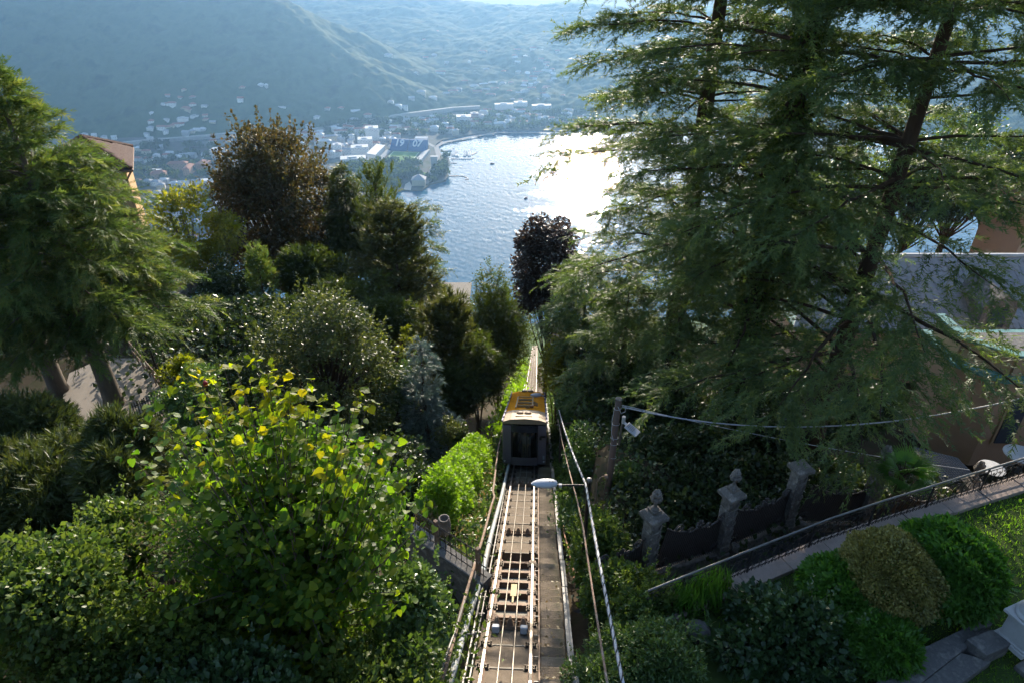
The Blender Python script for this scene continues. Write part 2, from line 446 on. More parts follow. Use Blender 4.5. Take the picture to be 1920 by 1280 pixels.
def far_house(pos, w, d, h, rz, wall, roof, kind, label, cat='house', group=None, floors=0):
    nm = {'house':'house', 'apartment':'apartment_building'}.get(cat, 'building')
    e = empty(nm, pos, label, cat, group, rz)
    mb = MB().bbox((-w/2,-d/2,-8), (w/2,d/2,h))
    mb.build('wall', wall, e)
    if kind == 'hip':
        rh = min(w, d)*.28; o = .9; k = max(0, (w-d)/2) if w > d else 0; k2 = max(0, (d-w)/2) if d > w else 0
        z0 = h+.05
        V = [(-w/2-o,-d/2-o,z0),(w/2+o,-d/2-o,z0),(w/2+o,d/2+o,z0),(-w/2-o,d/2+o,z0),(-k,-k2,z0+rh),(k,k2,z0+rh)]
        Fc = [(0,1,5,4),(1,2,5),(2,3,4,5),(3,0,4),(3,2,1,0)] if w >= d else [(0,1,4),(1,2,5,4),(2,3,5),(3,0,4,5),(3,2,1,0)]
        MB().add(V, Fc).build('roof', roof, e)
    elif kind == 'gable':
        rh = d*.30; o = .8; z0 = h+.05
        MB().add([(-w/2-o,-d/2-o,z0),(w/2+o,-d/2-o,z0),(w/2+o,d/2+o,z0),(-w/2-o,d/2+o,z0),(-w/2-o,0,z0+rh),(w/2+o,0,z0+rh)],
                 [(0,1,5,4),(2,3,4,5),(0,4,3),(1,2,5),(3,2,1,0)]).build('roof', roof, e)
    else:
        mb = MB().bbox((-w/2-.4,-d/2-.4,h+.05), (w/2+.4,d/2+.4,h+.9))
        mb.bbox((-w*.2,-d*.2,h+.95), (w*.15,d*.2,h+3.2)); mb.build('roof', roof, e)
    for k in range(1, floors):
        z = h*k/floors
        MB().bbox((-w/2-1.3,-d/2-1.3,z-.25), (w/2+1.3,-d/2-.02,z+.75)).build('balcony', M_wall_w, e)
    if min(w, h) > 6:
        nf = max(2, int(h/3.4)); nw = max(2, int(w/4.2))
        for j in range(nf):
            for i in range(nw):
                if nf*nw > 30 and (i+j) % 2: continue
                x = -w/2+(i+.5)*w/nw; z = (j+.5)*h/nf
                MB().bbox((x-.7,-d/2-.14,z-.8), (x+.7,-d/2-.03,z+.8)).build('window', M_glass_far, e)
    return e
WALLS = [M_wall_w, M_wall_w, M_wall_w, M_wall_c, M_wall_g]; ROOFS = [M_roof_t, M_roof_g, M_roof_w]
rh_ = random.Random(5)
def cluster(pts, label, group, lo=9, hi=15, spreadz=(6, 10), roofs=ROOFS, cat='house', kinds=('hip','gable','hip'), walls=WALLS):
    for q in pts:
        p = far_hit(q[0], q[1]); w = (q[2]*p.y/1120 if len(q) > 2 else 1.15*rh_.uniform(lo, hi))
        far_house(p, w, rh_.uniform(.65,.95)*min(w, 16), rh_.uniform(*spreadz), rh_.uniform(-.35,.35), rh_.choice(walls), rh_.choice(roofs), rh_.choice(kinds), label, cat, group)
# hillside village on the left (positions read off the photograph)
cluster([(316,185,7),(337,188,11),(362,187,9),(346,173,6),(312,200,8),(308,201,6),(363,200,11),(385,205,9),(286,216,7),(314,230,8),(304,242,14),(317,242,9),(283,244,10),
         (386,222,8),(387,229,9),(312,251,8),(276,256,7),(282,263,8)],
        'small pale plastered house in the hillside village left of the copper beech', 'houses of the left hillside village', spreadz=(6,9))
cluster([(322,199,14),(349,207,13),(354,211,9),(285,233,9),(325,241,9),(336,238,17)], 'house with a terracotta roof in the hillside village left of the copper beech', 'red roofed houses of the left hillside village', roofs=[M_roof_t], spreadz=(7,10))
p = far_hit(345, 229); far_house(p, 30, 14, 11, .1, M_wall_w, M_roof_w, 'flat', 'long white flat-roofed block in the middle of the left hillside village', 'apartment', floors=4)
p = far_hit(366, 223); far_house(p, 22, 11, 8, .05, M_wall_w, M_roof_g, 'flat', 'white terraced block with dark window row at the upper right of the left village', 'apartment', floors=3)
cluster([(350,253,12),(362,250,11),(371,248,11),(381,247,12)], 'white row house at the lower edge of the left hillside village', 'row houses below the left village', spreadz=(7,9))
cluster([(400,235,9)], 'lone cream villa at the right edge of the left hillside village', None, spreadz=(8,9), walls=[M_wall_c])
cluster([(160,258),(178,258),(196,262),(215,262)], 'pale house at the hill foot behind the brown tiled roof', 'houses behind the tiled roof')
cluster([(452,190),(455,170),(490,165),(500,164),(528,208,14),(595,225,9),(615,208,8)], 'isolated pale house on the wooded slope above the copper beech', 'isolated houses on the left slope')
# lower town at the left between the trees
for (x, y, w, d, h, rz, lab) in [(300,335,34,20,14,.25,'long orange building with terracotta roof in the lower town, leftmost of the red roofed blocks'),
        (336,318,46,18,16,.12,'large orange school-like building with terracotta roof, behind the leftmost red roofed block'),
        (356,325,16,44,16,.12,'narrow orange wing with terracotta roof running towards the lake, right of the large orange building'),
        (383,318,26,34,17,-.1,'red roofed block beside the copper beech')]:
    far_house(far_hit(x, y), w, d, h, rz, M_wall_o, M_roof_t, 'hip', lab, 'building')
far_house(far_hit(412,302), 30, 22, 30, -.1, M_wall_g, M_roof_w, 'flat', 'tall pale apartment block just left of the copper beech', 'apartment', floors=8)
far_house(far_hit(303,354), 18, 14, 10, .3, M_wall_c, M_roof_g, 'hip', 'cream villa with grey roof below the orange buildings, above the light green maple', 'house')
far_house(far_hit(288,325), 36, 16, 7, .1, M_wall_w, M_roof_w, 'flat', 'low pale flat-roofed shed left of the orange buildings', 'shed')
far_house(far_hit(400,345), 44, 18, 9, .05, M_wall_w, M_roof_w, 'flat', 'long low white-roofed building at the left foot of the copper beech', 'building')
cluster([(x+rh_.uniform(-5,5), y+rh_.uniform(-4,4)) for x in range(262, 420, 17) for y in (300, 348, 368, 388)] + [(x, y) for x in range(270, 400, 16) for y in (405, 425, 450)],
        'low town house seen small between the maple and the tiled roof', 'lower town houses at the left', lo=12, hi=20, spreadz=(8,13))
cluster([(262,283),(275,290),(300,280),(400,270),(430,266),(320,292),(345,296)], 'grey roofed house just below the railway embankment on the left', 'houses below the embankment', lo=12, hi=20)
# right slope over the lake
S = [(795,78),(820,62),(905,100,14),(970,97,12),(1000,95,10),(1015,97),(985,110),(1045,100),(798,112,8),(815,107,9),(728,108,12),(838,122),(880,120),(912,134,9),(826,140,14),(944,138),(780,140),
     (872,157,10),(889,165,14),(907,162,13),(924,160,14),(943,161,9),(958,161,8),(895,176,14),(912,173,11),(928,171,12),(955,175,9),(985,176,12),(997,169,13),(1007,160,10),(1012,140,20),(1025,138,16),(1000,150,12),(1030,155,9),(1025,167,12),(920,182,15),
     (772,190,9),(812,188,12),(835,181,12),(850,176,15),(860,172,10),(733,196,9),(745,203,14),(758,206,11),(640,207,9),(667,213,14),(690,222,12),(664,228,12)]
cluster(S[:17], 'small pale house scattered high on the hazy slope beyond the lake', 'houses high on the far slope')
cluster(S[17:35], 'pale house in the dense cluster on the slope above the far lake shore', 'houses on the slope above the far shore', spreadz=(7,11))
cluster(S[35:], 'pale house among trees at the hill foot above the stadium', 'houses above the stadium', spreadz=(7,11))
p = far_hit(790, 180); far_house(p, 30, 16, 14, .05, M_wall_c, M_roof_g, 'hip', 'big cream villa standing alone on the slope above the stadium', 'villa')
for (x, y, w, h, fl, lab) in [(945,205,60,16,5,'long white terraced apartment block over the far lake shore, left of the second one'),(976,200,42,14,4,'white terraced apartment block over the far lake shore, second from the left'),
                              (1015,206,62,14,4,'grey stepped apartment block over the far lake shore, nearest the cedars')]:
    far_house(far_hit(x, y), w, 18, h, .08, M_wall_w if y < 206 else M_wall_g, M_roof_w, 'flat', lab, 'apartment', floors=fl)
# town behind the stadium and along the far shore
far_house(atZ(870,233,TOWN), 44, 26, 24, .1, M_wall_w, M_roof_w, 'flat', 'white hotel-like block on the flat shore behind the boat harbour', 'building', floors=6)
far_house(atZ(890,226,TOWN), 24, 22, 22, .1, M_roof_t, M_roof_g, 'flat', 'dark brown block beside the white hotel-like block on the far shore', 'building', floors=5)
T = [(700+13*i+rh_.uniform(-4,4), 254-rh_.uniform(0,34)) for i in range(14)] + [(765,247),(780,240),(800,236),(815,246),(835,240),(845,250),(905,240),(930,232),(960,228),(985,226),(1010,228),(1040,228),(1070,230),(1100,230),(1130,232),(835,228),(815,225),(790,228),(1000,238),(1060,238),(960,238)]
cluster([(x, y) for x, y in T], 'house in the flat quarter between the stadium and the far hill', 'houses behind the stadium', lo=14, hi=26, spreadz=(9,15))
cluster([(612+14*i+rh_.uniform(-5,5), 282+rh_.uniform(-10,22)) for i in range(4)]+[(600,262),(622,268),(640,258),(655,250),(675,252),(605,300),(618,296)], 'town block between the copper beech and the tall apartment row', 'town blocks right of the copper beech', lo=20, hi=32, spreadz=(13,20), cat='building')
for (x, y, w, d, h, fl, lab) in [(699,262,36,30,34,9,'tallest pale apartment tower at the far end of the row beside the stadium'),(686,278,38,28,26,7,'pale apartment block in the middle of the row beside the stadium'),
        (676,292,44,28,24,6,'pale apartment block with balconies, second nearest of the row beside the stadium'),(664,312,62,30,22,6,'broad white apartment block at the near end of the row beside the stadium'),
        (634,288,22,20,24,6,'slim pale block left of the apartment row')]:
    far_house(atZ(x, y, TOWN), w, d, h, .18, M_wall_w, M_roof_w, 'flat', lab, 'apartment', floors=fl)
far_house(atZ(728,262,TOWN), 34, 24, 7, .1, M_wall_w, M_roof_w, 'flat', 'low white hall with pale roof left behind the stadium stand', 'hall')

cluster([(560+rh_.uniform(0,190), 243+rh_.uniform(0,40)) for i in range(44)], 'small town house in the dense quarter left of the stadium', 'dense quarter left of the stadium', lo=12, hi=20, spreadz=(9,16), cat='house')
cluster([(880+rh_.uniform(0,230), 214+rh_.uniform(0,26)) for i in range(40)], 'shore house in the hazy quarter behind the water glare', 'houses behind the water glare', lo=13, hi=24, spreadz=(9,15))
cluster([(960+rh_.uniform(0,110), 110+rh_.uniform(0,90)) for i in range(30)], 'villa on the hazy slope close to the cedar branches', 'villas on the slope near the cedars', lo=11, hi=18, spreadz=(7,11))
# --- stadium
M_pitch = mat('pitch_grass', (.10,.21,.035), (.13,.25,.05), scale=.03, rough=.9, spec=.1)
M_blue = mat('blue_seats', (.03,.10,.26), (.04,.13,.31), scale=.3, rough=.6)
M_white = mat('white_paint', (.78,.78,.76), (.68,.68,.66), scale=.5, rough=.6)
M_conc = mat('stand_concrete', (.40,.39,.37), (.50,.49,.46), scale=.3, rough=.85)
c0, c1, c2, c3 = [atZ(x, y, TOWN) for x, y in ((722,304),(776,306),(783,286),(733,284))]
stc = (c0+c1+c2+c3)/4
st = empty('stadium', stc, 'lakeside football stadium with green pitch and blue stand reading 19 07', 'stadium')
ux = (c1-c0).normalized(); uy = Vector((-ux.y, ux.x, 0)); SW = (c1-c0).length; SL = ((c2+c3)/2-(c0+c1)/2).length
def sl(u, v, z): return ux*u + uy*v + Vector((0,0,z))
MB().add([sl(-SW/2,-SL/2,.4), sl(SW/2,-SL/2,.4), sl(SW/2,SL/2,.4), sl(-SW/2,SL/2,.4)], [(0,1,2,3)]).build('pitch', M_pitch, st)
mb = MB()
for (u0,v0,u1,v1) in [(-SW/2+3,-SL/2+3,SW/2-3,-SL/2+4),(-SW/2+3,SL/2-4,SW/2-3,SL/2-3),(-SW/2+3,-SL/2+4,-SW/2+4,SL/2-4),(SW/2-4,-SL/2+4,SW/2-3,SL/2-4),(-SW/2+4,-.5,SW/2-4,.5)]:
    mb.add([sl(u0,v0,.5), sl(u1,v0,.5), sl(u1,v1,.5), sl(u0,v1,.5)], [(0,1,2,3)])
mb.build('pitch_line', M_white, st)
def bank(name, m, u0, u1, v0, v1, h0, h1, axis='v', steps=8):
    mb = MB()
    for k in range(steps):
        f0, f1 = k/steps, (k+1)/steps; z = h0+(h1-h0)*f1
        if axis == 'v': P = [(u0, v0+(v1-v0)*f0), (u1, v0+(v1-v0)*f0), (u1, v0+(v1-v0)*f1), (u0, v0+(v1-v0)*f1)]
        else: P = [(u0+(u1-u0)*f0, v0), (u0+(u1-u0)*f1, v0), (u0+(u1-u0)*f1, v1), (u0+(u1-u0)*f0, v1)]
        mb.add([sl(a, b, 0) for a, b in P]+[sl(a, b, z) for a, b in P], [(4,5,6,7),(0,1,5,4),(1,2,6,5),(2,3,7,6),(3,0,4,7)])
    return mb.build(name, m, st)
HB = 23.0; vb0 = SL/2+7; vb1 = vb0+34
bk1 = bank('blue_stand', M_blue, -SW*.64, -1.5, vb0, vb1, 1, HB); bk2 = bank('blue_stand', M_blue, 1.5, SW*.66, vb0, vb1, 1, HB)
bank('side_stand', M_conc, SW/2+6, SW/2+26, -SL/2, SL/2, 1, 9, 'u'); bank('side_stand', M_conc, -SW/2-6, -SW/2-16, -SL/2, SL/2, 1, 5, 'u')
def text_mesh(s):
    cu = bpy.data.curves.new('t', 'FONT'); cu.body = s; cu.align_x = 'CENTER'; cu.align_y = 'CENTER'; cu.size = 1; cu.offset = .02; cu.extrude = 0.02
    o = bpy.data.objects.new('t', cu); COL.objects.link(o)
    dg = bpy.context.evaluated_depsgraph_get(); me = bpy.data.meshes.new_from_object(o.evaluated_get(dg))
    bpy.data.objects.remove(o); bpy.data.curves.remove(cu); return me
sv = (sl(0,vb1,HB)-sl(0,vb0,3)).normalized(); sn = ux.cross(sv)
for s, u in (('19', -SW*.32), ('07', SW*.33)):
    me = text_mesh(s); M = Matrix((ux*26, sv*32, sn*26)).transposed().to_4x4()
    M.translation = sl(u, (vb0+vb1)/2, HB/2+2.6) + sn*2.2
    me.transform(M); link('number', me, M_white, st)
mb = MB(); P = [sl(-SW/2-20,-SL/2+8,15), sl(-SW/2-44,-SL/2+8,18), sl(-SW/2-44,SL/2+2,18), sl(-SW/2-20,SL/2+2,15)]
mb.add(P+[p-Vector((0,0,1)) for p in P], [(0,1,2,3),(7,6,5,4),(0,4,5,1),(1,5,6,2),(2,6,7,3),(3,7,4,0)]); mb.build('stand_roof', M_roof_w, st)
P = [sl(-SW/2-22,-SL/2+8,0), sl(-SW/2-42,-SL/2+8,0), sl(-SW/2-42,SL/2+2,0), sl(-SW/2-22,SL/2+2,0)]
MB().add(P+[p+Vector((0,0,13.6)) for p in P], [(4,5,6,7),(0,1,5,4),(1,2,6,5),(2,3,7,6),(3,0,4,7)]).build('main_stand', M_wall_w, st)
P = [sl(SW*.16,vb1+6,24), sl(SW*.62,vb1+6,24), sl(SW*.62,vb1+20,26), sl(SW*.16,vb1+20,26)]
MB().add(P+[p-Vector((0,0,24)) for p in P], [(0,1,2,3),(0,4,5,1),(1,5,6,2),(2,6,7,3),(3,7,4,0)]).build('back_building', M_roof_w, st)

# --- lake front: war memorial tower, temple, promenade trees
p = atZ(815, 318, TOWN)
e = empty('memorial_tower', p, 'slender grey stone memorial tower on the lake front right of the stadium', 'tower')
MB().bbox((-8,-5,0), (8,5,30)).build('shaft', M_conc, e); MB().bbox((-9,-6,30.05), (9,6,33)).build('crown', M_conc, e); MB().bbox((-11,-8,0), (11,8,3)).build('base', M_wall_g, e)
p = atZ(786, 346, TOWN)
e = empty('lakeside_villa', p, 'lakeside villa with pointed grey roof at the tip of the wooded point', 'villa')
MB().bbox((-15,-12,0), (15,12,14)).build('wall', M_wall_c, e)
MB().add([(-17,-14,14),(17,-14,14),(17,14,14),(-17,14,14),(0,0,25)], [(0,1,4),(1,2,4),(2,3,4),(3,0,4),(3,2,1,0)]).build('roof', M_roof_g, e)
P = [atZ(x, y, TOWN) for x, y in ((757,356),(770,357),(772,348),(768,341),(760,346))]
tag(MB().prism([(q.x, q.y) for q in P], TOWN, TOWN+.35).build('beach', mat('sand', (.62,.54,.42), (.55,.48,.38), scale=.1)), kind='structure')
P = [atZ(x, y, TOWN) for x, y in ((776,330),(788,322),(800,325),(798,337),(786,340))]
tag(MB().prism([(q.x, q.y) for q in P], TOWN, TOWN+.35).build('park_lawn', M_pitch), kind='structure')

# far broadleaf trees: one shared crown of leaf clumps, many trees
M_farleaf = leafmat('far_foliage', [(.020,.038,.013),(.033,.058,.020),(.046,.072,.025)], trans=.3, rough=.8, spec=.05)
M_fartrunk = mat('far_bark', (.09,.07,.05))
def far_tree_mesh(seed, n=110):
    L = Leaves(); r = np.random.default_rng(seed)
    cl = r.normal(size=(16, 3)); cl /= np.linalg.norm(cl, axis=1, keepdims=True); cl *= (.35+.45*r.random((16,1))); cl[:, 2] = np.abs(cl[:, 2])*1.0
    P = cl[r.integers(0, 16, n)] + .22*r.normal(size=(n, 3)); P[:, 2] += .55
    L.add(T_leaf(.5, .2), P, P-np.array([[0,0,.3]])+.6*r.normal(size=(n,3)), .38+.16*r.random(n), up=unit(n))
    o = L.build('tmp', M_farleaf); me = o.data; bpy.data.objects.remove(o); me.name = 'far_crown'; return me
FT = [far_tree_mesh(s) for s in (1, 2, 3)]
_tm = MB().tube([(0,0,-.2),(0,0,.6)], [.06,.04], 5).mesh('far_trunk'); _tm.materials.append(M_fartrunk)
def far_tree(p, s, label, group):
    e = empty('tree', p, label, 'tree', group, rz=rh_.uniform(0, 6)); e.scale = (s, s, s*rh_.uniform(.85,1.25))
    link('trunk', _tm, None, e); link('crown', rh_.choice(FT), None, e)
def far_wood(name, pts, label):
    """far trees that read as one mass of green"""
    V, Fc, A = [], [], []; n = 0
    src = []
    for me in FT:
        co = np.empty(len(me.vertices)*3, np.float32); me.vertices.foreach_get('co', co); fc = np.empty(len(me.loops), np.int32); me.loops.foreach_get('vertex_index', fc)
        src.append((co.reshape(-1, 3), fc.reshape(-1, 3)))
    for p, s in pts:
        co, fc = src[rh_.randrange(3)]; an = rh_.uniform(0, 6.28); c, q = math.cos(an), math.sin(an)
        w = co*np.array([s, s, s*rh_.uniform(.85, 1.25)]); w = np.stack([w[:, 0]*c-w[:, 1]*q, w[:, 0]*q+w[:, 1]*c, w[:, 2]], 1)+np.array(p)
        V.append(w); Fc.append(fc+n); A.append(np.full(len(w), rh_.random())); n += len(w)
    V = np.concatenate(V).astype(np.float32); Fc = np.concatenate(Fc).astype(np.int32)
    me = bpy.data.meshes.new(name); me.vertices.add(len(V)); me.vertices.foreach_set('co', V.ravel()); me.loops.add(Fc.size); me.loops.foreach_set('vertex_index', Fc.ravel())
    me.polygons.add(len(Fc)); me.polygons.foreach_set('loop_start', np.arange(0, Fc.size, 3, dtype=np.int32)); at = me.attributes.new('rnd', 'FLOAT', 'POINT'); at.data.foreach_set('value', np.concatenate(A).astype(np.float32)); me.update(calc_edges=True)
    tag(link(name, me, M_farleaf), label, 'woodland', kind='stuff')
WP = []
for i in range(110):
    t = rh_.random(); u = rh_.random()
    x = 640+150*t+10*rh_.uniform(-1,1); y = 312+44*u - 4*t
    if x > 745 and y > 338: continue
    WP.append((atZ(x, y, TOWN), rh_.uniform(9,14)))
far_wood('park_woodland', WP, 'wood of round trees between the apartment row and the lake point')
for x, y, s in ((828,318,15),(824,325,17),(831,330,14),(834,322,12),(820,333,13),(805,338,8),(812,342,9),(798,336,9),(838,298,10),(790,338,9)):
    far_tree(atZ(x, y, TOWN), s, 'dark round tree on the promenade next to the memorial tower', 'promenade trees by the memorial tower')
WP = []
for i in range(260):
    x = rh_.uniform(600, 1110); y = 262-(x-700)*.05-rh_.uniform(2, 32)
    WP.append((far_hit(x, y), rh_.uniform(7,12)))
far_wood('shore_greenery', WP, 'dark trees growing between the houses of the far shore')
WP = []
for i in range(170):
    x = rh_.uniform(255, 430); y = rh_.uniform(272, 330) if i % 2 else rh_.uniform(330, 440)
    WP.append((far_hit(x, y), rh_.uniform(7,11)))
far_wood('town_greenery', WP, 'dark trees growing between the houses of the lower town at the left')

# --- harbour piers and boats
M_pier = mat('pier_wood', (.40,.37,.33), (.30,.28,.25), scale=.3)
def pier(pts, w, label):
    P = [atZ(x, y, LAKE+1.2) for x, y in pts]; mb = MB()
    for a, b in zip(P[:-1], P[1:]):
        t = (b-a).normalized(); n = Vector((-t.y, t.x, 0))*w/2; d = Vector((0,0,-2))
        mb.add([a-n+d, b-n+d, b+n+d, a+n+d, a-n, b-n, b+n, a+n], [(4,5,6,7),(0,1,5,4),(1,2,6,5),(2,3,7,6),(3,0,4,7)])
    tag(mb.build('pier', M_pier), label, 'pier')
pier([(846,297),(870,297.5),(888,296.5)], 4, 'pale floating pier closing the small boat harbour')
pier([(822,284),(845,281),(850,277)], 5, 'short grey pier along the top of the boat harbour')
pier([(884,290),(893,285.5)], 7, 'dark end platform at the tip of the harbour pier')
pier([(845,305.5),(857,306)], 3, 'tiny jetty below the boat harbour')
pier([(824,266),(846,267)], 4, 'flat grey jetty above the boat harbour, close to the far shore')
pier([(842,330),(856,329.5),(868,330),(876,333),(878,336),(872,336.5)], 3.2, 'curved thin breakwater hooking into the lake below the promenade')
bm_ = MB().add([(-1,-.9,0),(-1,.9,0),(.35,.95,0),(1.6,0,.15),(.35,-.95,0),(-1,-.9,.7),(-1,.9,.7),(.35,.95,.75),(1.7,0,.9),(.35,-.95,.75)],
               [(0,1,2,3,4),(5,9,8,7,6),(0,5,6,1),(1,6,7,2),(2,7,8,3),(3,8,9,4),(4,9,5,0)]).bbox((-.5,-.5,.72),(.4,.5,1.25)).mesh('boat'); bm_.materials.append(M_white)
bp = [(848+rh_.uniform(-1,1), 282.5+1.5*i, 0) for i in range(8)] + [(857, 283+1.5*i, 3.1) for i in range(8)] + [(871, 283+1.5*i, 0) for i in range(8)] + [(881, 283+1.5*i, 3.1) for i in range(8)] + [(848+3.6*i, 298.8, 1.57) for i in range(11)] + [(825+4*i, 281.5+rh_.uniform(0,3), .6) for i in range(6)]
for x, y, a in bp:
    o = link('boat', bm_, None, None, atZ(x+rh_.uniform(-.6,.6), y, LAKE)); s = rh_.uniform(2.4, 4.2); o.scale = (s, s*.62, s*.8); o.rotation_euler.z = a+rh_.uniform(-.2,.2)
    tag(o, 'small white boat moored in the harbour below the far shore', 'boat', 'boats moored in the harbour')
M_dark = mat('dark_hull', (.05,.05,.06))
bd = bm_.copy(); bd.materials.clear(); bd.materials.append(M_dark)
for x, y, a, lab in ((922,308,.3,'dark lone boat out on the lake right of the curved breakwater'),(986,373,1.0,'small dark boat drifting in the sun glitter on the lake')):
    o = link('boat', bd, None, None, atZ(x, y, LAKE)); o.scale = (4.5,2.6,3); o.rotation_euler.z = a; tag(o, lab, 'boat')
# ================================================================== NEAR: hillside, track, car, garden walls
M_earth = mat('hillside_earth', (.030,.024,.015), (.055,.042,.026), scale=1.4, rough=.95, spec=.1, bump=.8, c3=(.030,.040,.016), detail=9)
M_bark = mat('bark', (.085,.060,.042), (.045,.032,.024), scale=2.5, rough=.95, spec=.1, bump=.9, bscale=9, stretch=(1,1,.25))
M_bark_g = mat('bark_grey', (.16,.135,.11), (.085,.07,.055), scale=2.5, rough=.95, spec=.1, bump=.9, bscale=9, stretch=(1,1,.25))
M_iron = mat('wrought_iron', (.022,.022,.025), (.045,.04,.038), scale=6, rough=.5, metal=.6, bump=.2)
M_ironold = mat('iron_weathered', (.05,.043,.04), (.10,.085,.075), scale=9, rough=.7, metal=.2, bump=.4)
M_stone = mat('weathered_stone', (.25,.22,.185), (.13,.115,.10), scale=3.5, rough=.9, bump=.6, bscale=22, c3=(.33,.29,.25))
M_stonepale = mat('pale_stone', (.56,.55,.53), (.44,.43,.42), scale=3.0, rough=.8, bump=.3, bscale=30)
M_slabstone = mat('granite_slab', (.19,.18,.165), (.11,.105,.10), scale=4, rough=.85, bump=.5, bscale=40, c3=(.26,.24,.21))
M_kerb = mat('kerb_stone', (.36,.28,.24), (.26,.21,.18), scale=4, rough=.9, bump=.4, bscale=40)
M_bed = mat('track_concrete', (.19,.145,.105), (.135,.105,.075), scale=2.2, rough=.92, bump=.7, bscale=55, c3=(.10,.075,.053), detail=8)
M_bedpale = mat('bare_concrete', (.30,.265,.215), (.22,.195,.155), scale=2.5, rough=.9, bump=.4, bscale=30)
M_step = mat('mossy_step', (.25,.195,.14), (.16,.125,.088), scale=2.8, rough=.95, bump=.7, bscale=35, c3=(.12,.11,.062), detail=8)
def vary(m, amt=.35):
    """a shade of its own for each piece"""
    nt = m.node_tree; p = [n for n in nt.nodes if n.type == 'BSDF_PRINCIPLED'][0]; src = p.inputs['Base Color'].links[0].from_socket
    oi = nt.nodes.new('ShaderNodeObjectInfo'); mr = nt.nodes.new('ShaderNodeMapRange'); mr.inputs[3].default_value = 1-amt; mr.inputs[4].default_value = 1+amt
    nt.links.new(oi.outputs['Random'], mr.inputs[0]); hs = nt.nodes.new('ShaderNodeHueSaturation'); nt.links.new(mr.outputs[0], hs.inputs['Value']); nt.links.new(src, hs.inputs['Color']); nt.links.new(hs.outputs[0], p.inputs['Base Color'])
    return m
vary(M_step, .38); vary(M_bed, .12); vary(M_kerb, .12); vary(M_stone, .14); vary(M_slabstone, .15)
M_rail = mat('rail_steel', (.30,.275,.25), (.23,.20,.175), scale=5, rough=.45, metal=1.0)
M_railside = mat('rail_rust', (.20,.12,.075), (.13,.08,.055), scale=6, rough=.8)
M_cable = mat('steel_rope', (.20,.18,.155), (.13,.11,.09), scale=30, rough=.45, metal=.7)
M_girder = mat('girder_paint', (.28,.20,.135), (.20,.125,.08), scale=3.5, rough=.7, bump=.2, c3=(.15,.085,.055))
M_fast = mat('fastener_grease', (.06,.045,.035), (.11,.085,.06), scale=9, rough=.6, metal=.4)
M_galv = mat('galvanised', (.21,.205,.20), (.14,.13,.12), scale=4, rough=.45, metal=.5)
M_trough = mat('trough_pale', (.30,.285,.265), (.20,.185,.165), scale=2.2, rough=.6, bump=.2)
M_rustpipe = mat('pipe_rust', (.27,.185,.13), (.19,.125,.085), scale=5, rough=.85, c3=(.36,.30,.25))
M_bluepipe = mat('pipe_blue', (.30,.225,.175), (.34,.36,.36), scale=1.3, rough=.6, c3=(.27,.38,.43), stretch=(1,.5,1))
M_wood = mat('pole_wood', (.16,.11,.085), (.10,.07,.055), scale=3, rough=.9, bump=.6, stretch=(1,1,.12))
M_lampgrey = mat('lamp_grey', (.50,.51,.54), (.44,.45,.48), scale=2, rough=.4)
M_black = mat('black_plastic', (.02,.02,.02), (.03,.03,.03), rough=.5)
M_wire = mat('wire_sheath', (.42,.44,.47), (.33,.34,.36), scale=20, rough=.5)

# ---- track frame: u across, s down the slope, n out of the slope
TD = Vector((.0375, .874, -.4875)).normalized(); TR = Vector((TD.y, -TD.x, 0)).normalized(); TN = TR.cross(TD).normalized()
TO = Vector((-.487, 0, -8.40))
TM = Matrix((TR, TD, TN)).transposed().to_4x4(); TM.translation = TO
def tw(u, s, n=0): return TM @ Vector((u, s, n))
def onT(px, py, n=0):
    d = ray(px, py); o = TO + TN*n; return d*(o.dot(TN)/d.dot(TN))
SINT, COST = -TD.z, math.sqrt(1-TD.z**2)
def tplane(y): return -8.40 + TD.z/TD.y*y

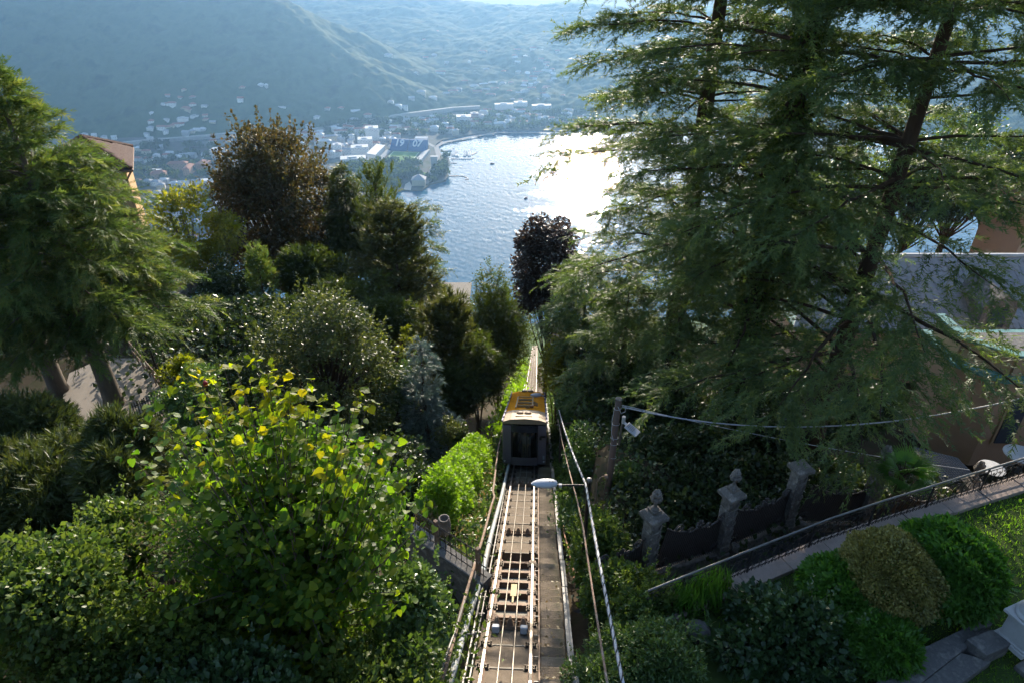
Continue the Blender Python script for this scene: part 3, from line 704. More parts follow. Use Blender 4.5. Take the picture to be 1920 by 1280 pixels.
# ---- near ground
RAIL_TOP = [(1215,1107),(1400,1033),(1555,972),(1660,937),(1814,890),(1925,857),(2060,820)]
ZLAWN, ZKERB, ZRT, ZPATH = -13.10, -12.98, -12.20, -15.30
RL = [atZ(x, y, ZRT) for x, y in RAIL_TOP]
RLX = np.array([p.x for p in RL]); RLY = np.array([p.y for p in RL])
PIL = [(3.6,12.5),(6.0,13.75),(8.35,14.95),(11.05,15.5),(14.1,15.6)]
PILZ = [-15.4,-15.85,-16.0,-16.5,-17.2]
GLX = np.array([1.9]+[p[0] for p in PIL]+[26]); GLY = np.array([11.6]+[p[1] for p in PIL]+[15.4])
PZX, PZZ = np.array([1.9]+[p[0] for p in PIL]+[26]), np.array([-15.3]+[z+.1 for z in PILZ]+[-18.5])
def pathz(x): return np.interp(x, PZX, PZZ)
def ground(x, y):
    x = np.asarray(x, float); y = np.asarray(y, float)
    tp = tplane(y); cx = -.487+.0429*y; u = x-cx
    base = tp-.42
    # left: a bank that climbs to terraces
    lz = np.where(y > 33, -18.2-.56*(y-33), np.where(y > 17, -18.2, -18.2+.22*(17-y)+.35*np.maximum(3-y, 0)))
    wl = sstep(-3.5, -12.0, u)
    zl = base*(1-wl) + np.maximum(lz, base-3)*wl
    gap = sstep(-1.0, -1.6, u)*sstep(13.0, 12.2, y)*(1-wl)
    zl = zl - gap*1.9
    # right: lawn, sunken path, garden, villa terrace
    ry = np.interp(x, RLX, RLY); gy = np.interp(x, GLX, GLY)
    zg = pathz(x)-.8 - 3.0*sstep(18.0, 24.5, y) - .56*np.maximum(y-33, 0)
    zr = np.where(y < ry-.05, ZLAWN + .5*np.maximum(3.5-y, 0), np.where(y < gy, pathz(x), zg))
    wr = sstep(1.7, 3.1, u)
    zr = base*(1-wr) + np.maximum(zr, base-1)*wr
    z = np.where(u < 0, zl, zr)
    z = np.where((u > -.95) & (u < 1.45), tp-.75, z)
    rough_ = np.where((u < -1) | ((u > 1.4) & (y > gy+1)), .35, .0)
    return z + rough_*fbm(x*.5+100, y*.5+100, 3)
gx = np.concatenate([np.arange(-62, -24, 1.0), np.arange(-24, 17, .4), np.arange(17, 62, 1.0)]); gyy = np.concatenate([np.arange(-46, -3, 1.0), np.arange(-3, 40, .4), np.arange(40, 95, 1.0)])
AX, AY = np.meshgrid(gx, gyy)
tag(link('hillside', grid_mesh('hillside', AX, AY, ground(AX, AY)), M_earth), kind='structure')
hx = np.linspace(-900, 900, 90); hy = np.concatenate([np.linspace(94, 300, 30), np.linspace(310, 960, 40)])
AX, AY = np.meshgrid(hx, hy)
AZ = tplane(AY)-6 + 10*fbm(AX/60, AY/60, 3) + 25*fbm(AX/200, AY/200, 3)*sstep(40, 120, np.abs(AX)) - .0*AX
tag(link('lower_hillside', grid_mesh('lower_hillside', AX, AY, np.maximum(AZ, -530)), M_forest), kind='structure')

# ---- the funicular track
trk = empty('funicular_track', (0,0,0), 'steep single funicular track with steel ropes running down the middle of the view', 'railway track')
trk.matrix_world = TM
def tpart(mb, name, m, **k): return mb.build(name, m, trk, **k)
S0, S1 = 4.0, 165.0
OPEN0, OPEN1 = 12.35, 16.25
# concrete bed in blocks, 1 m apart, tiny joints
slab = MB().box((0,.5,-.22), (1.36,.985,.34)).mesh('slab'); slab.materials.append(M_bed)
bm = bmesh.new(); bm.from_mesh(slab); bmesh.ops.bevel(bm, geom=list(bm.edges), offset=.012, segments=1, affect='EDGES'); bm.to_mesh(slab); bm.free()
sl_s = [s for s in np.arange(S0, 95, 1.0) if not (OPEN0-.6 < s+.5 < OPEN1+.3)]
pieces(trk, 'slab', slab, [Matrix.Translation((rng.normal()*.006, s, rng.normal()*.006)) for s in sl_s])
tpart(MB().bbox((-.68,95,-.4), (.68,S1,-.06)), 'lower_bed', M_bed)
tpart(MB().bbox((-.50,S0,-.8), (.50,S1,-.42)), 'foundation', M_bedpale)
tie = MB().box((0,0,-.045), (.86,.055,.022)).mesh('tie'); tie.materials.append(M_bedpale)
pieces(trk, 'tie', tie, [Matrix.Translation((0, s, 0)) for s in np.arange(S0+.97, 95, 1.0) if not (OPEN0-.4 < s < OPEN1+.1)], kindname='tie_rows')
# open bridge section: floor, girders, cross beams
tpart(MB().bbox((-.56,OPEN0-.1,-.417), (.56,OPEN1+.1,-.395)), 'bridge_floor', M_bedpale)
for u in (-.5, .5):
    for du, w, h0, h1 in ((0,.05,-.38,-.06), (0,.20,-.058,-.04)):
        tpart(MB().bbox((u-w/2, OPEN0-.1, h0), (u+w/2, OPEN1+.1, h1)), 'girder', M_girder)
for k in range(6):
    s = OPEN0+.12+k*.74
    tpart(MB().bbox((-.47,s-.03,-.28), (.47,s+.03,-.07)).bbox((-.47,s-.08,-.068), (.47,s+.08,-.05)), 'cross_beam', M_girder)
    if k < 5: tpart(MB().bbox((-.46,s+.3,-.385), (.46,s+.62,-.2)), 'sleeper_block', M_bedpale)
tpart(MB().bbox((-.07,OPEN0+1.3,-.04), (.09,OPEN0+2.1,-.028)).bbox((-.02,OPEN0+.9,-.04),(.03,OPEN0+1.29,-.03)), 'cover_plate', mat('plate_yellow', (.42,.33,.17), (.36,.28,.15), scale=4))
# rails
for u in (-.5, .5):
    r = tpart(MB().bbox((u-.012,S0,-.035), (u+.012,S1,.068)).bbox((u-.055,S0,-.044), (u+.055,S1,-.034)), 'rail_web', M_railside)
    tpart(MB().add([(u-.035,S0,.07),(u+.035,S0,.07),(u+.03,S0,.11),(u-.03,S0,.11),(u-.035,S1,.07),(u+.035,S1,.07),(u+.03,S1,.11),(u-.03,S1,.11)], [(0,1,2,3),(7,6,5,4),(0,4,5,1),(1,5,6,2),(2,6,7,3),(3,7,4,0)]), 'rail', M_rail)
for u in (-.15, .14):
    pts = [(u, s, .16+.015*math.sin(s*.8)) for s in np.arange(S0, 70, 2.0)] + [(u, S1, .16)]
    tpart(MB().tube(pts, .0185, 6), 'haulage_rope', M_cable)
# fasteners
fm = MB()
for du in (-.085, .085):
    fm.box((du,0,-.02), (.075,.13,.045)).box((du*1.25,0,.02), (.035,.035,.06)).box((du*.6,.02,.012), (.05,.06,.03))
fm.box((0,0,-.041), (.28,.17,.02)); fme = fm.mesh('rail_fastener'); fme.materials.append(M_fast)
pieces(trk, 'rail_fastener', fme, [Matrix.Translation((u, s, 0)) for s in np.arange(S0+.97, 80, 1.0) for u in (-.5, .5)] + [Matrix.Translation((u, s, 0)) for s in np.arange(OPEN0+.5, OPEN1, 1.0) for u in (-.5,.5)])
# rope sheaves in their saw-tooth guards
def sheave(s, motor):
    mb = MB()
    for u in (-.32, -.005, .31): 
        mb.add([(u-.11,s-.14,-.03),(u+.11,s-.14,-.03),(u+.02,s-.10,.20),(u-.02,s-.10,.20),(u-.11,s+.12,-.03),(u+.11,s+.12,-.03),(u+.02,s+.10,.16),(u-.02,s+.10,.16)],
               [(0,1,2,3),(7,6,5,4),(0,4,5,1),(1,5,6,2),(2,6,7,3),(3,7,4,0)])
    mb.bbox((-.43,s-.17,-.04), (.43,s-.142,.04)).bbox((-.43,s+.122,-.04), (.43,s+.15,.03))
    g = tpart(mb, 'sheave_guard', M_girder)
    for u in (-.15, .14):
        m2 = MB(); m2.tube([(u-.035,s,.05),(u-.03,s,.05),(u-.008,s,.05),(u+.008,s,.05),(u+.03,s,.05),(u+.035,s,.05)], [.10,.12,.09,.09,.12,.10], 14); m2.build('sheave', M_fast, g)
    if motor:
        for u in (-.33, .33):
            q = tpart(MB().bbox((u-.085,s-.42,-.03), (u+.085,s-.24,.13)), 'sensor_box', M_lampgrey, bevel=.02)
            MB().tube([(u,s-.24,.04),(u,s-.16,.02)], .02, 6).build('conduit', M_galv, q)
for s, mo in ((11.9,1),(18.8,0),(25.4,0),(41,0),(49,0),(57,0)): sheave(s, mo)
# left edge conduits with brackets
for u, n, r in ((-.72,.03,.022), (-.82,.11,.026)):
    tpart(MB().tube([(u, s, n+.01*math.sin(s*1.7)) for s in np.arange(S0, 48, 1.5)], r, 6), 'edge_conduit', M_galv)
brk = MB().box((-.76,0,.02), (.22,.03,.03)).box((-.68,0,-.06), (.03,.05,.2)).mesh('bracket'); brk.materials.append(M_galv)
pieces(trk, 'bracket', brk, [Matrix.Translation((0, s, 0)) for s in np.arange(S0+.4, 40, 1.0)])
tpart(MB().bbox((.665,S0,-.05), (.70,60,.03)), 'edge_rail', M_girder)
brk2 = MB().box((.63,0,.0), (.12,.03,.025)).mesh('edge_clip'); brk2.materials.append(M_galv)
pieces(trk, 'edge_clip', brk2, [Matrix.Translation((0, s, 0)) for s in np.arange(S0+.4, 40, 1.0)])
# service steps on the right: level treads, upright risers
DS = .46; rz_, rr_ = DS*SINT, DS*COST
lz = lambda y, z: (0, 0, 0)
def wl_(u, run, rise): # world-level offsets into the track frame
    return (u, run*COST - rise*SINT, run*SINT + rise*COST)
V = [wl_(u, y, z) for u in (.705, 1.285) for (y, z) in ((0,0), (rr_*.97,-.02), (rr_*.97,-rz_*2.2), (0,-rz_*2.2))]
stm = MB().add(V, [(0,1,2,3),(7,6,5,4),(0,4,5,1),(1,5,6,2),(2,6,7,3),(3,7,4,0)]).mesh('step'); stm.materials.append(M_step)
bm = bmesh.new(); bm.from_mesh(stm); bmesh.ops.recalc_face_normals(bm, faces=bm.faces); bmesh.ops.bevel(bm, geom=list(bm.edges), offset=.028, segments=1, affect='EDGES'); bm.to_mesh(stm); bm.free()
stair = empty('service_stair', (0,0,0), 'mossy concrete service steps descending along the right side of the track', 'steps'); stair.matrix_world = TM
pieces(stair, 'step', stm, [Matrix.Translation((rng.normal()*.008, s, -.10+rng.normal()*.012)) @ Matrix.Rotation(rng.normal()*.012, 4, 'Z') for s in np.arange(S0, 64, DS)], limit=170)
tr = empty('cable_trough', (0,0,0), 'pale cable trough with lids along the right edge of the service steps', 'cable trough'); tr.matrix_world = TM
tme = MB().add([(1.30,0,.0),(1.43,0,.0),(1.43,0,.14),(1.30,0,.14),(1.30,1.98,.0),(1.43,1.98,.0),(1.43,1.98,.14),(1.30,1.98,.14)], [(0,1,2,3),(7,6,5,4),(0,4,5,1),(1,5,6,2),(2,6,7,3),(3,7,4,0)]).mesh('trough_lid'); tme.materials.append(M_trough)
pieces(tr, 'trough_lid', tme, [Matrix.Translation((rng.normal()*.012, s, rng.normal()*.006)) @ Matrix.Rotation(rng.normal()*.004, 4, 'X') for s in np.arange(S0, 62, 2.0)])
tpipe = [onT(x, y, .16) for x, y in ((1078,1092),(1074,1062),(1066,1030),(1058,1000),(1056,985),(1062,976),(1075,975))]
tag(MB().tube(tpipe, .022, 6).build('conduit_pipe', mat('copper_pipe', (.42,.20,.10), (.34,.16,.08))), 'short orange brown pipe bending beside the cable trough', 'pipe')

# pipes on the left bank
def pipe(name, pts, r, m, label, cat='pipe', n=8, flange=()):
    e = empty(name, pts[0], label, cat)
    P = [Vector(p)-Vector(pts[0]) for p in pts]
    MB().tube(P, r, n).build('tube', m, e, smooth=True)
    for i in flange:
        a, b = P[i], P[i+1]; d = (b-a).normalized(); c = (a+b)/2
        MB().tube([c-d*.05, c+d*.05], r*1.28, n).build('collar', m, e)
    return e
pipe('water_pipe', [onT(838,1300,.12), onT(858,1228,.12), onT(876,1165,.12), onT(884,1140,.10), onT(897,1100,.12), onT(906,1068,.22), onT(911,1045,.26), onT(922,998,.2), onT(941,927,.15), onT(954,870,.15), onT(968,800,.12), onT(984,720,.12)], .073, M_bluepipe, 'thick patched blue and rust water pipe on the left bank of the track', flange=(1,3,6))
pipe('rusty_pipe', [onT(822,1300,.45), onT(850,1200,.45), onT(875,1108,.5), onT(909,994,.6), onT(922,945,.62), onT(927,930,.62), onT(924,921,.62), onT(927,900,.62), onT(934,840,.6), onT(950,770,.4)], .042, M_rustpipe, 'thin rusty brown pipe outermost on the left bank, kinked near the hedge', flange=(2,))
pipe('handrail_tube', [onT(812,1300,.5), onT(836,1230,.5), onT(856,1175,.5), onT(880,1095,.5)], .028, M_galv, 'short grey tube handrail at the lower left edge of the track bank')
for k, (x, y) in enumerate(((858,1188),(905,1188),)): pass
tag(MB().tube([onT(857,1187,.22), onT(893,1188,.16)], .018, 6).build('pipe_strut', M_galv), 'thin grey strut linking the handrail tube to the track edge', 'strut')

# ---- funicular car: body leans with the slope, ends upright
CS0, CS1 = 28.6, 40.2
car = empty('funicular_car', (0,0,0), 'purple grey funicular car with orange roof descending the track', 'funicular car'); car.matrix_world = TM
def cl(u, s, h): return Vector((u, s-h*SINT, h*COST))
M_body = mat('car_purple', (.19,.165,.20), (.165,.145,.175), scale=1, rough=.35, coat=.3, spec=.5)
M_bodyl = mat('car_lilac', (.30,.28,.38), (.27,.25,.34), scale=1, rough=.4)
M_orange = mat('car_roof_orange', (.66,.28,.006), (.58,.24,.006), scale=1.5, rough=.8, bump=.1, c3=(.46,.19,.01), spec=.05)
M_beige = mat('car_roof_beige', (.36,.27,.18), (.30,.22,.15), scale=1.5, rough=.6, bump=.1)
M_rib = mat('car_roof_rib', (.46,.36,.22), (.38,.29,.18), scale=2, rough=.6)
def glass_mat(name, tint=(.93,.94,.95), rough=.03):
    m, nt, out = _new(name)
    g = nt.nodes.new('ShaderNodeBsdfGlossy'); g.inputs['Roughness'].default_value = rough; g.inputs[0].default_value = (.9,.9,.9,1)
    t = nt.nodes.new('ShaderNodeBsdfTransparent'); t.inputs[0].default_value = (*tint, 1)
    fr = nt.nodes.new('ShaderNodeFresnel'); fr.inputs[0].default_value = 1.5
    mx = nt.nodes.new('ShaderNodeMixShader'); nt.links.new(fr.outputs[0], mx.inputs[0]); nt.links.new(t.outputs[0], mx.inputs[1]); nt.links.new(g.outputs[0], mx.inputs[2]); nt.links.new(mx.outputs[0], out.inputs[0])
    return m
M_glass = glass_mat('car_glass')
HW, HB0, HT = 1.03, .30, 2.95
def cprism(poly_uh, s0, s1):
    n = len(poly_uh); V = [cl(u, s0, h) for u, h in poly_uh] + [cl(u, s1, h) for u, h in poly_uh]
    return V, [tuple(range(n-1,-1,-1)), tuple(range(n, 2*n))] + [(i, (i+1) % n, (i+1) % n+n, i+n) for i in range(n)]
def cbox(u0, u1, s0, s1, h0, h1): return cprism([(u0,h0),(u1,h0),(u1,h1),(u0,h1)], s0, s1)
def cpart(args, name, m, parent=car, bevel=0): 
    mb = MB()
    for a in args: mb.add(*a)
    return mb.build(name, m, parent, bevel=bevel)
cpart([cbox(-HW, HW, CS0+.08, CS1, HB0, HB0+.12)], 'floor', M_black)
cpart([cbox(-HW, -HW+.06, CS0, CS1, HB0+.12, 1.15), cbox(HW-.06, HW, CS0, CS1, HB0+.12, 1.15), cbox(-HW, -HW+.06, CS0, CS1, 2.35, 2.70), cbox(HW-.06, HW, CS0, CS1, 2.35, 2.70),
       cbox(-HW+.06, HW-.06, CS1-.06, CS1, HB0+.12, 2.7)] + [cbox(sx*HW-(.06 if sx > 0 else 0), sx*HW+(0 if sx > 0 else .06), s, s+.18, 1.15, 2.35) for sx in (-1, 1) for s in np.linspace(CS0, CS1-.18, 6)], 'body', M_body)
for sx in (-1, 1):
    ss = np.linspace(CS0, CS1-.18, 6)
    for a, b in zip(ss[:-1], ss[1:]): cpart([cbox(sx*(HW-.04)-.01, sx*(HW-.04)+.01, a+.18, b, 1.15, 2.35)], 'side_window', M_glass)
# end wall facing the camera, with a bowed window
W2 = .62
cpart([cbox(-HW, -W2, CS0-.05, CS0+.08, HB0, 2.62), cbox(W2, HW, CS0-.05, CS0+.08, HB0, 2.62)], 'end_wall', M_body, bevel=.03)
bow = lambda u: .16*(1-(u/W2)**2)
us = np.linspace(-W2, W2, 9)
def bowed(h0, h1, s_off, thick, name, m, parent=car):
    V = []; Fc = []
    for h in (h0, h1):
        for u in us: V.append(cl(u, CS0-.05-bow(u)+s_off, h))
        for u in us: V.append(cl(u, CS0-.05-bow(u)+s_off+thick, h))
    n = len(us)
    for i in range(n-1):
        Fc += [(i, i+1, 2*n+i+1, 2*n+i), (n+i+1, n+i, 3*n+i, 3*n+i+1), (2*n+i, 2*n+i+1, 3*n+i+1, 3*n+i), (i+1, i, n+i, n+i+1)]
    Fc += [(0, 2*n, 3*n, n), (n-1, 2*n-1, 4*n-1, 3*n-1)]
    return MB().add(V, Fc).build(name, m, parent)
bowed(HB0-.05, .72, 0, .08, 'bumper_panel', M_body)
fw = bowed(.725, 2.23, .01, .012, 'end_window', M_glass)
bowed(2.235, 2.62, .02, .06, 'header_panel', mat('car_dark_panel', (.03,.035,.05), (.045,.045,.055), rough=.25))
MB().tube([cl(.11, CS0-.23, .73), cl(.11, CS0-.23, 2.22)], .018, 6).build('door_bar', M_black, fw)
for u in (-.93, .93):
    lp = cpart([cbox(u-.07, u+.07, CS0-.09, CS0-.055, .42, .56)], 'tail_lamp', M_black)
    MB().lathe([(.0,0),(.055,.0),(.05,.02),(0,.025)], 10).build('lens', M_lampgrey, lp).matrix_local = Matrix.Translation(cl(u, CS0-.095, .49)) @ Matrix.Rotation(R(90), 4, 'X')
cpart([cbox(.88,.96, CS0-.09, CS0-.055, .62, .85)], 'marker_plate', mat('plate_blue', (.35,.42,.5)))
hk = cpart([cbox(.74,.98, CS0-.16, CS0-.055, 1.95, 2.05)], 'mirror_bracket', M_black); cpart([cbox(.70,.80, CS0-.2, CS0-.165, 1.82, 2.02)], 'mirror', M_black, hk)
cpart([cbox(-.60,-.565, CS0-.10, CS0-.055, .72, 2.24), cbox(.565,.60, CS0-.10, CS0-.055, .72, 2.24)], 'window_frame', M_black)
cpart([cbox(-.98, -.9, CS0-.08, CS0-.055, .86, .9)], 'grab_plate', M_galv)
# dark lower skirt, wheels
cpart([cbox(-.75, .75, CS0+.4, CS1-.4, .14, HB0-.02)], 'underframe', M_black)
for s in (CS0+1.3, CS1-1.3):
    for u in (-.5, .5): MB().tube([(u-.05,s,.3),(u+.05,s,.3)], .2, 16).build('wheel', M_fast, car)
# roof: domed cross-section
def roofpoly(h): return [(-HW-.01,h-.16),(-HW+.05,h-.02),(-.65,h+.10),(0,h+.15),(.65,h+.10),(HW-.05,h-.02),(HW+.01,h-.16)]
SB = CS0+3.1
cpart([cprism(roofpoly(2.86)[::-1], CS0-.06, SB)], 'roof_front', M_beige); cpart([cprism(roofpoly(2.86)[::-1], SB+.01, CS1)], 'roof', M_orange)
for sx in (-1, 1):
    cpart([cbox(sx*HW-.035, sx*HW+.035, CS0-.02, CS1, 2.78, 2.90)], 'roof_edge', M_bodyl)
    for s in np.arange(CS0+.8, CS1, 1.45): cpart([cbox(sx*(HW-.02)-.03, sx*(HW-.02)+.03, s, s+.5, 2.905, 2.98)], 'roof_bracket', M_bodyl)
fb = cpart([cbox(-.45, .33, CS0+.75, CS0+1.9, 2.985, 3.03)], 'fan_base', M_rib)
for u in (-.25, .13):
    o = MB().lathe([(.17,0),(.175,.05),(.16,.09),(.08,.115),(0,.12)], 18).build('fan_cowl', M_beige, fb, smooth=True); o.matrix_local = Matrix.Translation(cl(u, CS0+1.45, 3.03))
for u in (-.22, .16):
    o = MB().lathe([(.17,0),(.175,.05),(.16,.09),(.08,.115),(0,.12)], 18).build('fan_cowl', M_beige, car, smooth=True); o.matrix_local = Matrix.Translation(cl(u, CS1-.4, 3.0))
for k, s in enumerate((SB+1.0, SB+2.3, SB+3.7)):
    rb = cpart([cbox(-.46, .28, s, s+.35, 3.0, 3.09)], 'roof_hatch', M_orange, bevel=.02)
    cpart([cbox(-.46, .28, s-.10, s-.005, 3.0, 3.13)], 'hatch_rib', M_rib, rb)
cpart([cbox(-.56,-.5, SB+.5, SB+5.2, 3.0, 3.05), cbox(.30,.36, SB+1.7, SB+5.2, 3.0, 3.05), cbox(-.56,.36, SB+5.2, SB+5.32, 3.0, 3.05)], 'roof_frame', M_rib)
mb = MB()
for k in range(26):
    c = cl(rng.uniform(.02,.14)+(0 if k % 2 else .4), SB+rng.uniform(.5,1.3)+(0 if k % 2 else 1.2), 3.02); mb.box(c, (.10*rng.random()+.03, .2*rng.random()+.05, .08), Euler((rng.random(), rng.random(), rng.random()*3)).to_matrix())
o = mb.build('roof_debris', mat('dry_leaves', (.20,.11,.05), (.30,.20,.10), scale=3)); o.matrix_world = TM; tag(o, 'heap of dry leaves and twigs lying on the orange car roof', 'leaf litter', kind='stuff')
bx = cpart([cbox(.20,.38, SB+.75, SB+1.15, 3.0, 3.12)], 'junction_box', mat('box_brown', (.30,.14,.06)), bevel=.01)

# passengers behind the end window: one continuous body each
def person(loc, face, h, skin, top, leg, hair, label, arm=0.0):
    e = empty('person', loc, label, 'person', rz=face)
    k = h/1.72
    J = {'pel':(0,0,.93,.115),'wai':(0,0,1.08,.115),'che':(0,.01,1.28,.13),'nec':(0,0,1.46,.05),'hea':(0,.01,1.54,.07),'hd2':(0,.02,1.62,.09),'top':(0,.01,1.69,.06)}
    for sgn, n in ((-1,'l'),(1,'r')):
        J['sh'+n] = (sgn*.17,0,1.39,.058); J['el'+n] = (sgn*.24,-.02+arm*.1,1.13,.042); J['wr'+n] = (sgn*(.24-.08*arm),.06+arm*.22,.92+arm*.28,.03); J['ha'+n] = (sgn*(.235-.1*arm),.09+arm*.28,.84+arm*.36,.033)
        J['hi'+n] = (sgn*.09,0,.87,.085); J['kn'+n] = (sgn*.10,.02,.50,.058); J['an'+n] = (sgn*.10,-.01,.08,.04); J['to'+n] = (sgn*.115,.13,.04,.035)
    E = [('pel','wai'),('wai','che'),('che','nec'),('nec','hea'),('hea','hd2'),('hd2','top')]
    for n in 'lr': E += [('che','sh'+n),('sh'+n,'el'+n),('el'+n,'wr'+n),('wr'+n,'ha'+n),('pel','hi'+n),('hi'+n,'kn'+n),('kn'+n,'an'+n),('an'+n,'to'+n)]
    nm = list(J); me = bpy.data.meshes.new('body'); me.from_pydata([Vector(J[q][:3])*k for q in nm], [(nm.index(a), nm.index(b)) for a, b in E], [])
    o = bpy.data.objects.new('body', me); COL.objects.link(o)
    md = o.modifiers.new('skin', 'SKIN'); md.use_smooth_shade = True
    for i, q in enumerate(nm):
        r = J[q][3]*k; me.skin_vertices[0].data[i].radius = (r*(1.35 if q in ('wai','che','pel') else 1), r); me.skin_vertices[0].data[i].use_root = (q == 'pel')
    o.modifiers.new('sub', 'SUBSURF').levels = 1
    dg = bpy.context.evaluated_depsgraph_get(); me2 = bpy.data.meshes.new_from_object(o.evaluated_get(dg)); bpy.data.objects.remove(o)
    for c in (skin, top, leg): me2.materials.append(c)
    for p in me2.polygons:
        z = p.center.z/k; p.material_index = 1 if (.95 < z < 1.44 and not (abs(p.center.x)/k > .2 and z < 1.1)) else (2 if z <= .95 and abs(p.center.x)/k < .2 else 0)
    b = bpy.data.objects.new('body', me2); COL.objects.link(b); b.parent = e; me2.shade_smooth()
    hm = MB().lathe([(.03,-.06),(.092,-.05),(.102,.0),(.09,.06),(.05,.09),(0,.1)], 12, (0,0,0)).build('hair', hair, e, smooth=True); hm.location = (0,-.005*k,1.655*k); hm.scale = (k,k*1.08,k)
    return e
M_skin = mat('skin', (.50,.33,.24), (.46,.29,.21), rough=.6)
M_cl = [mat('shirt_dark', (.07,.07,.09)), mat('shirt_grey', (.42,.40,.40)), mat('shirt_blue', (.20,.24,.32)), mat('trousers_olive', (.28,.30,.08)), mat('trousers_khaki', (.36,.30,.21)), mat('trousers_dark', (.08,.08,.11)), mat('hair_brown', (.07,.045,.03)), mat('hair_fair', (.38,.29,.18))]
FZ = lambda s: TM @ cl(0, s, HB0+.13)
def pfloor(u, s): return TM @ Vector((u, s-(HB0+.13)*SINT, (HB0+.13)*COST))
for u, s, fc, h, a, b, hr, lab, arm in ((-.38,.62,1.2,1.62,M_cl[0],M_cl[3],M_cl[6],'person in a dark top and olive trousers at the left of the car end window',.6), (.02,.78,2.6,1.70,M_cl[1],M_cl[4],M_cl[7],'person in a grey shirt with light trousers in the middle of the car end window',.2), (.36,.85,-2.2,1.74,M_cl[2],M_cl[5],M_cl[6],'person in a pale blue shirt standing right of the window bar in the car',.3)):
    fl = empty; p = pfloor(u, CS0+s)
    person(p, fc, h, M_skin, a, b, hr, lab, arm)
# level platform they stand on
cpart([cbox(-.95,.95, CS0+.1, CS0+1.5, HB0+.125, HB0+.13)], 'platform_mat', M_stone)

# ---- street lamps over the track
def cobra(head_px, head_py, Y, post_px, base_z, label, L=.62):
    p = atY(head_px, head_py, Y); q = atY(post_px, head_py+4, Y)
    e = empty('street_lamp', (q.x, q.y, base_z), label, 'street lamp')
    H = p.z-base_z-.05; dx = p.x-q.x
    MB().tube([(0,0,0),(0,0,H+.12)], [.06,.05], 10).build('post', M_iron, e)
    MB().lathe([(.06,0),(.075,.04),(.06,.09),(0,.11)], 10).build('post_cap', M_galv, e).location = (0,0,H+.12)
    MB().tube([(0,0,H),(dx+L*.3,0,H)], .025, 8).build('arm', M_iron, e)
    k = L/.62
    mb = MB(); n = 12; rows = [(-.33,.01,.01),(-.29,.06,.04),(-.2,.115,.075),(-.05,.15,.10),(.1,.15,.105),(.22,.12,.10),(.29,.08,.075),(.31,.03,.03)]
    V = []; Fc = []
    for x, w, t in rows:
        for j in range(n):
            a = 2*math.pi*j/n; V.append((x*k, math.cos(a)*w*k, (math.sin(a)*t if math.sin(a) > 0 else math.sin(a)*t*.55)*k))
    for i in range(len(rows)-1):
        for j in range(n): Fc.append((i*n+j, i*n+(j+1) % n, (i+1)*n+(j+1) % n, (i+1)*n+j))
    Fc += [tuple(range(n)), tuple(range(len(rows)*n-1, (len(rows)-1)*n-1, -1))]
    hd = MB().add(V, Fc).build('lamp_head', M_lampgrey, e, smooth=True); hd.location = (dx, 0, H+.05)
    MB().lathe([(.0,-.06),(.09,-.05),(.12,0),(.0,.0)], 14).build('glass_bowl', mat('lamp_bowl', (.25,.25,.26), rough=.2), hd).location = (-.02*k,0,-.035*k)
    for t in (.12,.2): MB().lathe([(.014,0),(.014,.012),(0,.014)], 8).build('screw', M_black, hd).location = (t*k,-.03*k,.098*k)
    MB().box((dx+L*.62,0,H-.01), (.07,.06,.09)).build('clamp', M_lampgrey, e)
    return e
cobra(1021, 906, 12.4, 1104, -15.8, 'white oval street lamp head on a dark arm over the near track')
cobra(1005, 740, 32.6, 1046, -27.2, 'small oval street lamp beyond the car roof, farther down the track', L=.66)

# ---- cables slung along the right of the track
def cable(name, pts, r, m, label, sag=0, n=6):
    P = []
    for a, b in zip(pts[:-1], pts[1:]):
        for k in range(12): t = k/12; q = a.lerp(b, t); q.z -= sag*4*t*(1-t)*(b-a).length; P.append(q)
    P.append(pts[-1])
    return tag(MB().tube(P, r, n).build(name, m, smooth=True), label, 'cable')
ca = [atY(1048,768,27), atY(1098,906,12.3), atY(1172,1300,5.6)]
cable('overhead_cable', ca, .028, M_wire, 'thick grey twisted cable sweeping towards the viewer right of the track', .012)
mb = MB()
for k in range(2):
    P = []
    for i in range(160):
        t = i/159; q = (ca[0].lerp(ca[1], t*2) if t < .5 else ca[1].lerp(ca[2], t*2-1)); tt = (t*2) % 1.0; q = q.copy(); q.z -= .012*4*tt*(1-tt)*((ca[1]-ca[0]).length if t < .5 else (ca[2]-ca[1]).length)
        an = i*.9+k*3.14; P.append(q+Vector((math.cos(an)*.028, 0, math.sin(an)*.028)))
    mb.tube(P, .012, 4)
tag(mb.build('cable_wrap', M_black), 'black strands wound round the thick grey cable right of the track', 'cable')
cable('feeder_cable', [atY(1046,785,27), atY(1083,940,12.6), atY(1093,985,10.8), atY(1142,1300,5.9)], .021, M_rustpipe, 'thin brown cable running left of the thick twisted cable', .01)
tp = atY(1052,800,25); 
e = empty('wooden_stake', (tp.x, tp.y, tplane(25)-.5), 'slim weathered wooden stake with a cross bar carrying the cables beyond the lamp', 'stake')
MB().tube([(0,0,0),(.0,0,tp.z-tplane(25)+1.1)], .05, 8).build('post', M_wood, e)
MB().tube([(-.28,0,tp.z-tplane(25)+.62),(.5,.1,tp.z-tplane(25)+.68)], .025, 6).build('cross_bar', M_wood, e)

